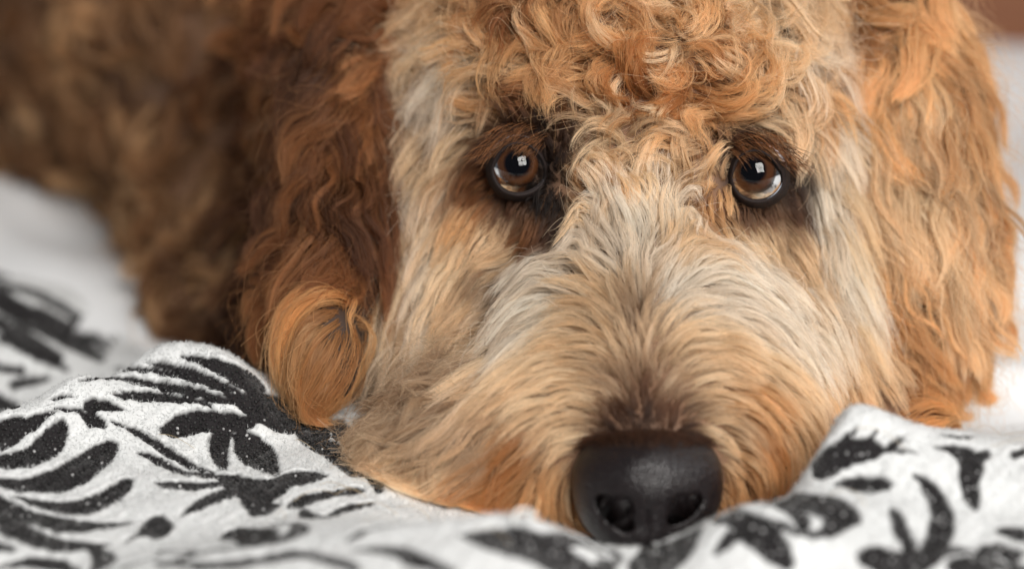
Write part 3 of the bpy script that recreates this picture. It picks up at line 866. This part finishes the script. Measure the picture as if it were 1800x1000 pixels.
# ---- nose
NOSE_PRIMS = [
    ell(1138, 832, .722, 19.0, 10.5, 13), ell(1138, 868, .722, 17.5, 11.0, 13), ell(1136, 838, .7165, 10, 8, 11),
    ell(1133, 915, .722, 11.5, 10, 11), ell(1062, 848, .728, 8.5, 12, 11, 8), ell(1214, 846, .728, 8.5, 12, 11, -8),
    ell(1074, 898, .722, 7.0, 6.5, 9, -25), ell(1205, 892, .724, 7.0, 6.0, 9, 25), ell(1122, 945, .722, 8, 5, 9),
]
NOSE_CUTS = [ell(1080, 902, .7105, 6.4, 2.3, 5.0, -42), ell(1092, 892, .7100, 3.0, 2.6, 4.5, 0), ell(1205, 896, .7110, 5.6, 1.9, 5.0, 36), ell(1196, 889, .7105, 2.6, 2.3, 4.5, 0)]
class Nose(Body):
    def f(self, p):
        v = Body.f(self, p)
        for c in NOSE_CUTS:
            s = -prim(p, c); kk = 0.0010
            mm = np.maximum(v, s); v = mm + kk * np.log(np.exp((v - mm) / kk) + np.exp((s - mm) / kk))
        g = np.exp(-((p[:, 0] - P(1138, 0, .71)[0]) / 0.0006) ** 2) * np.clip((P(0, 893, .71)[1] - p[:, 1]) / 0.003, 0, 1)
        return v + g * 0.0008
NOSE = Nose(NOSE_PRIMS, 0.0028)
NV, NF = body_mesh(NOSE, 0.0005)
def nose_mat():
    m, nt, out = mat('nose_leather')
    tc = nt.nodes.new('ShaderNodeTexCoord')
    vo = nt.nodes.new('ShaderNodeTexVoronoi'); vo.inputs['Scale'].default_value = 1150
    nz = nt.nodes.new('ShaderNodeTexNoise'); nz.inputs['Scale'].default_value = 260; nz.inputs['Detail'].default_value = 3
    nt.links.new(tc.outputs['Object'], vo.inputs['Vector']); nt.links.new(tc.outputs['Object'], nz.inputs['Vector'])
    bp = nt.nodes.new('ShaderNodeBump'); bp.invert = True; bp.inputs['Strength'].default_value = 0.85; bp.inputs['Distance'].default_value = 0.00042
    nt.links.new(vo.outputs['Distance'], bp.inputs['Height'])
    cr = nt.nodes.new('ShaderNodeValToRGB'); cr.color_ramp.elements[0].color = (0.004, 0.003, 0.0035, 1); cr.color_ramp.elements[1].color = (0.014, 0.009, 0.010, 1)
    nt.links.new(nz.outputs['Fac'], cr.inputs[0])
    b = principled(nt, Roughness=0.36); b.inputs['Specular IOR Level'].default_value = 0.55
    nt.links.new(cr.outputs[0], b.inputs['Base Color']); nt.links.new(bp.outputs[0], b.inputs['Normal'])
    at = nt.nodes.new('ShaderNodeAttribute'); at.attribute_name = 'nostril'     # dull black lining of the nostrils
    d = nt.nodes.new('ShaderNodeBsdfDiffuse'); d.inputs[0].default_value = (0.003, 0.002, 0.002, 1)
    mx = nt.nodes.new('ShaderNodeMixShader')
    nt.links.new(at.outputs['Fac'], mx.inputs[0]); nt.links.new(b.outputs[0], mx.inputs[1]); nt.links.new(d.outputs[0], mx.inputs[2])
    nt.links.new(mx.outputs[0], out.inputs[0])
    return m
_nm = mesh_from('nose', to_world(NV), NF)
_dc = np.min([prim(NV, c) for c in NOSE_CUTS], axis=0)
_a = _nm.attributes.new('nostril', 'FLOAT', 'POINT'); _a.data.foreach_set('value', np.clip(1.7 - _dc / 0.0008, 0, 1).astype(np.float32))
nose = link('nose', _nm, nose_mat(), dog)

def nose_edge_fur():
    x, y = px_of(NV); n_ = NOSE.g(NV)
    top = 775 - 13 * ((x - 1138) / 125) ** 2 + noise3(NV, 700, 77) * 7
    w = np.clip(1 - (y - top) / 20, 0, 1) ** 1.5 * (n_[:, 2] < 0.3) * (y > 740)
    N = 3000; i = rng.choice(len(NV), N, p=w / w.sum())
    r = NV[i] + rng.normal(0, 0.0003, (N, 3)); nn = n_[i]
    fan = (px_of(r)[0] - 1138) / 130
    d = np.stack([fan * 0.9 + rng.normal(0, 0.18, N), 1 - 0.3 * np.abs(fan) + rng.normal(0, 0.1, N), np.zeros(N)], 1)
    d = d - (d * nn).sum(1, keepdims=True) * nn; d = unit(d)
    L = rng.uniform(0.0025, 0.0055, N)[:, None]
    pos = np.stack([r - nn * 0.0003, r + (d * 0.8 + nn * 0.45) * L * 0.4, r + (d * 0.9 + nn * 0.35) * L * 0.75, r + (d * 1.0 + nn * 0.25) * L], 1)
    c = np.where(rng.random((N, 1)) < 0.6, np.array(COL['D']), np.array(COL['B'])) * rng.uniform(0.7, 1.3, (N, 1))
    add_curves('nose_edge_fur', to_world(pos), np.broadcast_to(np.array([.055, .05, .04, .015]) / 1000, (N, 4)), c, M_FUR, dog)
nose_edge_fur()
# ---- ears
LEAR_PRIMS = [ell(640, 60, .860, 13, 30, 13), ell(628, 230, .845, 10.5, 42, 12), ell(613, 400, .828, 9.5, 36, 11), ell(578, 625, .790, 9, 15, 10), ell(597, 510, .812, 8, 22, 9)]
LEAR = Body(LEAR_PRIMS, 0.008)
REAR_PRIMS = [ell(1530, 50, .850, 14, 32, 16), ell(1582, 230, .842, 20, 38, 15), ell(1598, 410, .834, 19.5, 36, 14), ell(1595, 560, .828, 16, 24, 12)]
REAR = Body(REAR_PRIMS, 0.008)
LV, LF = body_mesh(LEAR, 0.003); RV, RF = body_mesh(REAR, 0.003)
lear = link('ear', mesh_from('ear', to_world(LV), LF), M_SKIN, dog, label='shaded russet ear hanging on the left, ending in a curled lock')
rear = link('ear', mesh_from('ear', to_world(RV), RF), M_SKIN, dog, label='bright apricot ear hanging on the right with long wavy locks')

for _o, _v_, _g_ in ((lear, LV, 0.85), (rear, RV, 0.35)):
    _a = _o.data.attributes.new('pigment_shade', 'FLOAT', 'POINT'); _a.data.foreach_set('value', np.full(len(_v_), _g_, np.float32))  # ear skin darkened all over, painted shade for the gaps between locks
# ---- groom
#   px, py, angle, length, turn, wave, lift, colour
FACE = Field([
 # centre of the muzzle: hair rises from the nose and parts outwards
 (1132, 745, 92, 6, 0, 0, 2.0, 'D'), (1100, 735, 115, 7, 0, 0, 2.2, 'B'), (1170, 735, 70, 7, 0, 0, 2.2, 'B'), (1135, 700, 92, 9, 0, 0, 2.6, 'B'),
 (1085, 770, 140, 6, 0, 0, 1.8, 'D'), (1195, 770, 45, 6, 0, 0, 1.8, 'D'),
 (1095, 690, 125, 12, 0, 0, 3, 'A'), (1165, 690, 55, 12, 0, 0, 3, 'A'),
 (1128, 640, 95, 14, 0, 0, 3.5, 'A'), (1085, 620, 130, 17, 0, 0, 4, 'L'), (1175, 620, 48, 17, 0, 0, 4, 'L'),
 (1122, 560, 95, 20, 0, 0.1, 4, 'S'), (1070, 540, 125, 22, 0, 0.1, 4, 'L'), (1175, 540, 52, 22, 0, 0.1, 4, 'C'),
 (1110, 470, 100, 22, 0, 0.2, 5, 'C'), (1050, 460, 125, 22, 0, 0.2, 5, 'C'), (1180, 460, 60, 22, 0, 0.2, 5, 'L'),
 (1100, 400, 95, 20, 0.4, 0.3, 5, 'C'), (1180, 390, 82, 20, 0.5, 0.3, 5, 'C'), (1040, 400, 110, 16, 0.5, 0.3, 4, 'L'),
 # left side of the muzzle
 (1000, 520, 165, 24, 0, 0.1, 4.5, 'C'), (950, 560, 190, 26, 0, 0.1, 5, 'C'), (1010, 620, 172, 22, 0, 0, 4.5, 'L'), (930, 640, 205, 28, 0, 0.1, 5, 'L'),
 (1040, 690, 168, 14, 0, 0, 3.5, 'L'), (960, 700, 200, 24, 0, 0, 4.5, 'L'), (880, 680, 225, 32, 0.1, 0.3, 6, 'A'), (1010, 760, 190, 12, 0, 0, 3, 'L'),
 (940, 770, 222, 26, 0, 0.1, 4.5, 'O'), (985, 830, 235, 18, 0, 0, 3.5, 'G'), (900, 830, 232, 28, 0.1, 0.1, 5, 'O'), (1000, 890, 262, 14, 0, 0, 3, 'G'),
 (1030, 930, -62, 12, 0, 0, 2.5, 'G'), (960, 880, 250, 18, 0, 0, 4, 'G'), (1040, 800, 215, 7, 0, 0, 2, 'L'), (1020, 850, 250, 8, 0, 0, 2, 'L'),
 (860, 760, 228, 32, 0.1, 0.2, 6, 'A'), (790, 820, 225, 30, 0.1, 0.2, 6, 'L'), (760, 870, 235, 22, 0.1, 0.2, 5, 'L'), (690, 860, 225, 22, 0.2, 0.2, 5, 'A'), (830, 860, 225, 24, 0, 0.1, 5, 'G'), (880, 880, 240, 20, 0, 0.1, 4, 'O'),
 (760, 760, 210, 30, 0.5, 0.4, 7, 'S'), (730, 830, 215, 26, 0.2, 0.2, 6, 'L'), (700, 800, 215, 24, 0.3, 0.3, 6, 'A'),
 (800, 700, 230, 30, 0.8, 0.5, 8, 'S'), (850, 620, 235, 30, 0.6, 0.5, 7, 'S'), (870, 540, 205, 26, 0.3, 0.3, 6, 'L'), (830, 590, 240, 26, 0.5, 0.4, 6, 'S'),
 # right side of the muzzle
 (1240, 530, 15, 24, 0, 0.1, 4.5, 'C'), (1300, 550, -12, 26, 0, 0.1, 5, 'C'), (1240, 620, 12, 22, 0, 0, 4.5, 'L'), (1320, 630, -28, 28, 0, 0.1, 5, 'L'),
 (1225, 690, 18, 14, 0, 0, 3.5, 'L'), (1290, 690, -15, 24, 0, 0, 4.5, 'G'), (1370, 690, -45, 26, 0, 0.1, 5, 'L'), (1250, 760, 0, 12, 0, 0, 3, 'L'),
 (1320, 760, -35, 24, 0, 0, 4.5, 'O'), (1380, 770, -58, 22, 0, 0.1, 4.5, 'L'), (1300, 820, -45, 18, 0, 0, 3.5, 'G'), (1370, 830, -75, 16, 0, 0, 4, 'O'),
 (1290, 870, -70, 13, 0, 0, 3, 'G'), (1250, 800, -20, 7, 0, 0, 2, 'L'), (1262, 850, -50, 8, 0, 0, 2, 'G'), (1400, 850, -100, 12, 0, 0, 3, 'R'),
 (1400, 600, -40, 22, 0, 0.2, 5, 'C'), (1390, 540, -20, 22, 0.2, 0.2, 5, 'C'), (1440, 700, -60, 16, 0, 0.1, 4, 'G'), (1460, 640, -66, 18, 0, 0.1, 4.5, 'L'),
 (1480, 700, -65, 13, 0, 0.1, 3.5, 'G'),
 # left cheek
 (880, 395, 240, 9, 0, 0, 2.2, 'L'), (830, 380, 235, 12, 0, 0, 3, 'G'), (940, 400, 260, 9, 0, 0, 2.2, 'R'), (905, 440, 215, 14, 0, 0.2, 3.5, 'L'),
 (800, 430, 240, 18, 0, 0.1, 4, 'L'), (750, 430, 255, 30, 0, 0.1, 5, 'C'), (730, 500, 262, 34, 0, 0.1, 6, 'C'), (760, 560, 255, 30, 0, 0.2, 6, 'C'),
 (820, 500, 238, 24, 0.1, 0.2, 5, 'L'), (880, 480, 195, 20, 0.3, 0.2, 5, 'S'), (720, 620, 268, 30, 0, 0.2, 6, 'A'), (780, 640, 250, 28, 0.3, 0.4, 6, 'S'),
 (710, 400, 262, 30, 0, 0.1, 5, 'L'), (740, 350, 255, 24, 0, 0.1, 4.5, 'L'), (960, 470, 160, 18, 0.2, 0.2, 4.5, 'C'), (700, 690, 262, 20, 0.1, 0.2, 5, 'A'),
 # around the left eye
 (905, 358, 240, 6, 0, 0, 1.5, 'B'), (865, 340, 225, 7, 0, 0, 1.8, 'R'), (955, 350, 265, 5, 0, 0, 1.4, 'K'), (975, 300, 80, 5, 0.1, 0, 1.4, 'K'),
 (985, 350, 275, 5, 0.1, 0, 1.5, 'K'), (985, 260, 80, 6, 0.2, 0, 1.8, 'D'), (955, 235, 95, 6, 0.1, 0, 1.8, 'K'), (905, 230, 140, 8, 0.2, 0.1, 2.2, 'D'), (860, 260, 190, 9, 0, 0.1, 2.4, 'B'),
 (845, 300, 215, 9, 0, 0.1, 2.4, 'R'), (990, 395, 250, 7, 0.1, 0, 2, 'D'), (955, 410, 240, 8, 0, 0, 2, 'B'), (1005, 290, 80, 7, 0.3, 0, 2.2, 'D'),
 # left brow
 (930, 200, 140, 14, 0.5, 0.3, 4, 'R'), (880, 195, 155, 20, 0.4, 0.3, 5, 'G'), (985, 205, 95, 14, 0.6, 0.3, 4, 'R'), (830, 230, 190, 26, 0.3, 0.3, 5, 'L'),
 (800, 270, 208, 30, 0.3, 0.4, 5.5, 'L'), (760, 310, 228, 30, 0.4, 0.3, 5, 'C'), (840, 180, 178, 30, 0.4, 0.3, 6, 'C'), (760, 230, 213, 44, 0.1, 0.3, 8, 'L'),
 (715, 270, 235, 38, 0.2, 0.3, 7, 'L'), (700, 200, 208, 56, 0.1, 0.2, 10, 'L'), (760, 130, 190, 50, 0.1, 0.2, 10, 'L'), (830, 120, 170, 34, 0.6, 0.4, 7, 'C'),
 (700, 110, 200, 58, 0.1, 0.3, 11, 'G'), (900, 120, 160, 28, 1.0, 0.4, 7, 'L'), (740, 60, 215, 40, 0.5, 0.4, 9, 'G'), (820, 40, 200, 34, 0.8, 0.4, 7, 'L'), (900, 50, 215, 34, 1.0, 0.4, 8, 'G'),
 (640, 60, 215, 38, 0.8, 0.4, 9, 'R'), (680, 20, 225, 36, 0.8, 0.4, 9, 'O'),
 # between the eyes and the forehead curls
 (1030, 320, 100, 16, 3.5, 0, 5, 'G'), (1080, 290, 70, 18, 3.0, 0, 5, 'L'), (1130, 330, 95, 22, 1.5, 0, 5, 'L'), (1200, 320, 75, 16, 2.4, 0, 5, 'L'),
 (1240, 290, 100, 16, 1.6, 0, 4, 'G'), (1070, 230, 90, 20, 2.7, 0, 6, 'L'), (1140, 240, 80, 20, 3.0, 0, 6, 'L'), (1210, 240, 100, 20, 3.0, 0, 6, 'G'),
 (1000, 140, 120, 25, 2.7, 0, 8, 'G'), (1060, 160, 200, 25, 3.2, 0, 8, 'G'), (1120, 170, 260, 23, 3.8, 0, 8, 'O'), (1190, 150, -60, 25, 3.8, 0, 8, 'O'),
 (1260, 180, -80, 26, 3.0, 0, 8, 'G'), (1320, 190, -60, 26, 2.4, 0, 8, 'L'), (1290, 110, 40, 26, 3.5, 0, 8, 'G'), (1350, 110, -40, 26, 2.7, 0, 8, 'L'),
 (1000, 60, 190, 28, 2.7, 0, 9, 'G'), (1080, 60, 260, 28, 3.2, 0, 9, 'G'), (1160, 60, -60, 28, 3.5, 0, 9, 'L'), (1240, 50, 70, 28, 3.5, 0, 9, 'G'), (1330, 40, -110, 34, 1.6, 0, 9, 'L'),
 (1400, 60, -100, 34, 1.2, 0.3, 8, 'C'), (960, 10, 200, 28, 2.4, 0, 9, 'R'), (1180, -20, 90, 28, 3.5, 0, 9, 'G'), (1380, -20, -100, 34, 1.4, 0, 9, 'L'),
 # right eye surround
 (1265, 300, 130, 8, 0.6, 0, 2.2, 'L'), (1270, 340, 240, 7, 0.2, 0, 1.8, 'G'), (1300, 368, -100, 6, 0, 0, 1.5, 'B'), (1340, 372, -70, 6, 0, 0, 1.6, 'B'),
 (1390, 330, -60, 5, 0, 0, 1.4, 'D'), (1392, 300, -45, 6, 0, 0, 1.6, 'K'), (1375, 270, -35, 8, 0, 0, 2, 'D'), (1340, 248, -10, 9, 0.1, 0, 2.2, 'B'), (1300, 250, 40, 8, 0.3, 0, 2.2, 'D'),
 (1395, 365, -65, 7, 0, 0, 1.8, 'B'), (1270, 260, 100, 10, 0.8, 0, 2.8, 'B'), (1340, 400, -68, 10, 0, 0, 2.4, 'L'), (1280, 400, -100, 12, 0.1, 0.1, 3, 'L'),
 (1400, 410, -68, 14, 0, 0, 3, 'L'), (1240, 360, -80, 12, 0.8, 0.1, 3, 'G'),
 # right brow and cheek
 (1380, 225, -25, 20, 0.5, 0.2, 5, 'L'), (1430, 210, -40, 28, 0.3, 0.2, 6, 'C'), (1425, 280, -75, 30, 0, 0.2, 5, 'C'), (1440, 350, -85, 32, 0, 0.2, 5.5, 'C'),
 (1470, 300, -65, 34, 0.1, 0.3, 6, 'L'), (1420, 150, -20, 32, 0.6, 0.3, 7, 'G'), (1460, 140, 10, 36, 0.1, 0.1, 9, 'C'), (1460, 80, -50, 30, 0.6, 0.3, 7, 'O'),
 (1450, 430, -80, 30, 0, 0.2, 5.5, 'C'), (1400, 460, -65, 22, 0, 0.1, 4.5, 'L'), (1470, 500, -85, 28, 0, 0.2, 5.5, 'C'), (1440, 540, -65, 26, 0, 0.2, 5, 'C'),
 (1330, 470, -30, 22, 0.2, 0.2, 5, 'C'), (1270, 440, 20, 20, 0.4, 0.2, 5, 'C'), (1350, 510, -20, 22, 0.2, 0.2, 5, 'C'), (1490, 580, -75, 24, 0, 0.2, 5, 'L'),
], 36.0)
def eye_keep(p):
    k = np.ones(len(p), bool)
    x, y = px_of(p)
    for i, (c, gx, gy) in enumerate(EYES):
        ex, ey = px_of(c)
        rx = (x - ex) / 44; ry = (y - ey) / 45
        k &= ~((rx ** 2 + ry ** 2 < 1) & (p[:, 2] < c[2] + 0.02))
    k &= Body.f(NOSE, p) > 0.0003
    return k
NOSE_OUT = Body(NOSE_PRIMS, 0.0028)
def off_obstacles(p):
    """strands slide around the eyeballs, the nose and the blanket"""
    for (c, _, _) in EYES:
        v = p - c; ax = unit(-c); al = v @ ax; lat = v - al[:, None] * ax; r = np.linalg.norm(lat, axis=1)
        m = (r < 0.0083) & (al > 0) & (al < 0.03)      # nothing hangs across the open eye
        if m.any(): p[m] = p[m] + lat[m] / np.maximum(r[m], 1e-6)[:, None] * (0.0083 - r[m])[:, None] * 0.85
    near = np.linalg.norm(p - NOSE_C, axis=1) < 0.035
    if near.any():
        q = p[near]; s = NOSE_OUT.f(q); m = s < 0.0007
        if m.any(): q[m] += NOSE_OUT.g(q[m]) * (0.0007 - s[m])[:, None]; p[near] = q
    w = to_world(p)
    lo = w[:, 2] < 0.05
    if lo.any():
        h = h_raw(w[lo, 0], w[lo, 1]) + 0.0012
        dz = np.maximum(h - w[lo, 2], 0); p[lo] += dz[:, None] * UPC
    return p
def vis(nrm_w=0.25):
    def keep(c, n):
        fac = (n * unit(-c)).sum(1)
        x, y = px_of(c)
        inn = (x > -150) & (x < 1950) & (y > -160) & (y < 1100)
        return np.where(fac > -0.15, 1.0, 0.22) * np.where(inn, 1, 0.12)
    return keep
_v = vis()
headm = Body(HEAD_PRIMS, 0.0085)
def head_keep(c, n):
    return _v(c, n) * (headm.f(c) < 0.0025) * (c[:, 2] < 0.93)
groom('face_fur', HEAD, V, F, FACE, dog, 2300, 15000, 250000, head_keep, K=9, pull=0.55, avoid=eye_keep, floor=off_obstacles, rad=0.062)

# long brow and temple hair that sweeps out over the ears
SWEEP = Field([
 (690, 60, 205, 50, 0.1, 0.2, 13, 'O'), (700, 130, 200, 56, 0.1, 0.2, 15, 'G'), (710, 200, 212, 54, 0.1, 0.2, 15, 'L'), (720, 270, 235, 48, 0.1, 0.2, 11, 'L'), (770, 110, 192, 54, 0.1, 0.2, 14, 'L'), (770, 180, 198, 50, 0.1, 0.2, 13, 'A'),
 (715, 360, 258, 46, 0.1, 0.2, 9, 'L'), (705, 450, 264, 40, 0.1, 0.2, 8, 'L'), (700, 540, 264, 34, 0.1, 0.2, 8, 'A'), (740, 20, 205, 46, 0.3, 0.3, 12, 'G'),
 (1450, 60, -55, 46, 0.2, 0.3, 12, 'G'), (1450, 150, -5, 40, 0.1, 0.1, 12, 'C'), (1455, 230, -50, 50, 0.1, 0.2, 11, 'L'), (1475, 330, -68, 46, 0.1, 0.2, 9, 'L'), (1490, 450, -75, 36, 0.1, 0.2, 7, 'C'), (1490, 560, -75, 28, 0.1, 0.2, 6, 'L'),
], 40)
def sweep_keep(c, n):
    x, y = px_of(c)
    m = ((x > 672) & (x < 765) & (y < 590)) | ((x > 1435) & (x < 1500) & (y < 600))
    return _v(c, n) * m * (headm.f(c) < 0.0025) * (c[:, 2] < 0.9) * (n[:, 2] < 0.25)
groom('temple_fur', HEAD, V, F, SWEEP, dog, 110, 800, 15000, sweep_keep, K=10, pull=0.05, droop=0.22, avoid=eye_keep, floor=off_obstacles, rad=0.06, clump=0.78, lock_pull=0.75, frizz=0.8, stray=0.08, colvar=0.2)

trunkm = Body(TRUNK_PRIMS, 0.0085)
TRUNK = Field([
 (0, 0, -60, 30, 4.2, 0, 9, 'T'), (150, 100, -110, 30, 4.2, 0, 9, 'T'), (300, 50, -70, 30, 4.2, 0, 9, 'T'), (100, 250, -100, 30, 4.2, 0, 9, 'T'), (250, 250, -80, 30, 4.2, 0, 9, 'T'),
 (400, 250, -120, 30, 3.6, 0, 9, 'T'), (350, 450, -100, 28, 3.4, 0, 9, 'T'), (420, 550, -90, 24, 1.2, 0, 6, 'B'), (500, 600, -90, 20, 1.0, 0, 5, 'D'), (280, 550, -90, 30, 1.2, 0, 8, 'T'),  # B and D rows near the ear: shadow of the gap painted into the fur
 (500, 120, 180, 26, 0.4, 0.3, 7, 'R'), (490, 250, 190, 26, 0.4, 0.3, 7, 'R'), (500, 400, 200, 26, 0.6, 0.3, 7, 'B'), (480, 30, 200, 28, 0.8, 0.3, 8, 'R'),
 (1500, 740, 0, 14, 0.1, 0.2, 3, 'O'), (1600, 735, -15, 16, 0.1, 0.1, 4, 'O'), (1650, 750, -30, 14, 0.1, 0.1, 4, 'G'), (1440, 750, -10, 14, 0.1, 0.2, 3, 'O'),
], 90)
def trunk_keep(c, n):
    return _v(c, n) * (trunkm.f(c) < 0.002) * (headm.f(c) > 0.001) * np.where(c[:, 2] > 0.97, 0.4, 1.0) * ((c[:, 2] < 1.02) | (c[:, 0] < 0.0))
groom('body_fur', HEAD, V, F, TRUNK, dog, 700, 4500, 60000, trunk_keep, K=8, pull=0.4, floor=off_obstacles, rad=0.15, clump=0.85, dvar=0.9, colvar=0.42, lock_pull=0.85)

LEARF = Field([  # russet coat, with shade and the lock's highlight put into the row colours
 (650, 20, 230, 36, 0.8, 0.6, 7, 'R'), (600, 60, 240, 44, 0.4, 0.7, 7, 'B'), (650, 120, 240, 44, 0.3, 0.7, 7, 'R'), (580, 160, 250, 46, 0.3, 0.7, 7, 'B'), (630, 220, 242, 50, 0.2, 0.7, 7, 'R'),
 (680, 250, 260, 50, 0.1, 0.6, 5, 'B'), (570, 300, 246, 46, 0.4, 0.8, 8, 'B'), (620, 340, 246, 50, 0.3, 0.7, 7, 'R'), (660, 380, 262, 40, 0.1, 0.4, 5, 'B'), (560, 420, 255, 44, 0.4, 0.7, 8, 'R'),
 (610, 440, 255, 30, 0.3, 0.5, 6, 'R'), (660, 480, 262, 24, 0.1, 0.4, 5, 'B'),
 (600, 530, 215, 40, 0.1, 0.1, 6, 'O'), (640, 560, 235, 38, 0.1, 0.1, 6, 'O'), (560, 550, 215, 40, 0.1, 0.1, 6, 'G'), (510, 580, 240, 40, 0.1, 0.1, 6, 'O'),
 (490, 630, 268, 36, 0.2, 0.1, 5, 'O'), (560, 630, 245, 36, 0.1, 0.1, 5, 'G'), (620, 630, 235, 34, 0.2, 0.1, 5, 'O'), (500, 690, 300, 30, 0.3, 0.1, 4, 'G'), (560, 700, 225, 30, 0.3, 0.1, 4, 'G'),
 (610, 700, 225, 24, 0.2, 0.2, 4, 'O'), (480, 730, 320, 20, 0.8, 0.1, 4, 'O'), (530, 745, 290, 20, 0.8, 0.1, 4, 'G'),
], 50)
allk = lambda c, n: _v(c, n)
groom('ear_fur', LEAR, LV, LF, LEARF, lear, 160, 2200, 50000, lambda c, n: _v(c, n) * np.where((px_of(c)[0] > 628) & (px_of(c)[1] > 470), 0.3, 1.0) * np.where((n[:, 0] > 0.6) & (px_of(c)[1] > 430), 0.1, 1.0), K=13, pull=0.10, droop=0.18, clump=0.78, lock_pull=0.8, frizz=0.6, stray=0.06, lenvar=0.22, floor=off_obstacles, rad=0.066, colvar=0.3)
REARF = Field([
 (1500, 20, -70, 40, 0.6, 0.5, 7, 'G'), (1560, 40, -60, 44, 0.5, 0.55, 8, 'G'), (1620, 60, -75, 34, 0.5, 0.55, 8, 'G'), (1500, 120, -80, 50, 0.2, 0.5, 7, 'G'), (1580, 160, -72, 54, 0.3, 0.55, 8, 'L'),
 (1680, 180, -78, 44, 0.4, 0.55, 8, 'G'), (1520, 260, -72, 56, 0.1, 0.45, 7, 'L'), (1600, 280, -66, 56, 0.2, 0.55, 8, 'L'), (1720, 300, -80, 44, 0.4, 0.8, 6.5, 'G'), (1540, 400, -62, 50, 0.2, 0.5, 7, 'G'),
 (1620, 420, -66, 50, 0.2, 0.45, 8, 'L'), (1720, 440, -80, 40, 0.4, 0.8, 6.5, 'G'), (1530, 500, -85, 44, 0.2, 0.5, 7, 'G'), (1600, 560, -72, 40, 0.3, 0.55, 8, 'G'), (1700, 560, -80, 36, 0.4, 0.55, 8, 'G'),
 (1560, 640, -65, 30, 0.3, 0.4, 6, 'G'), (1640, 660, -60, 28, 0.3, 0.4, 6, 'G'),
], 60)
groom('ear_fur', REAR, RV, RF, REARF, rear, 220, 3000, 72000, allk, K=13, pull=0.10, droop=0.15, clump=0.77, lock_pull=0.78, frizz=0.6, stray=0.06, lenvar=0.22, floor=off_obstacles, rad=0.066, colvar=0.3)
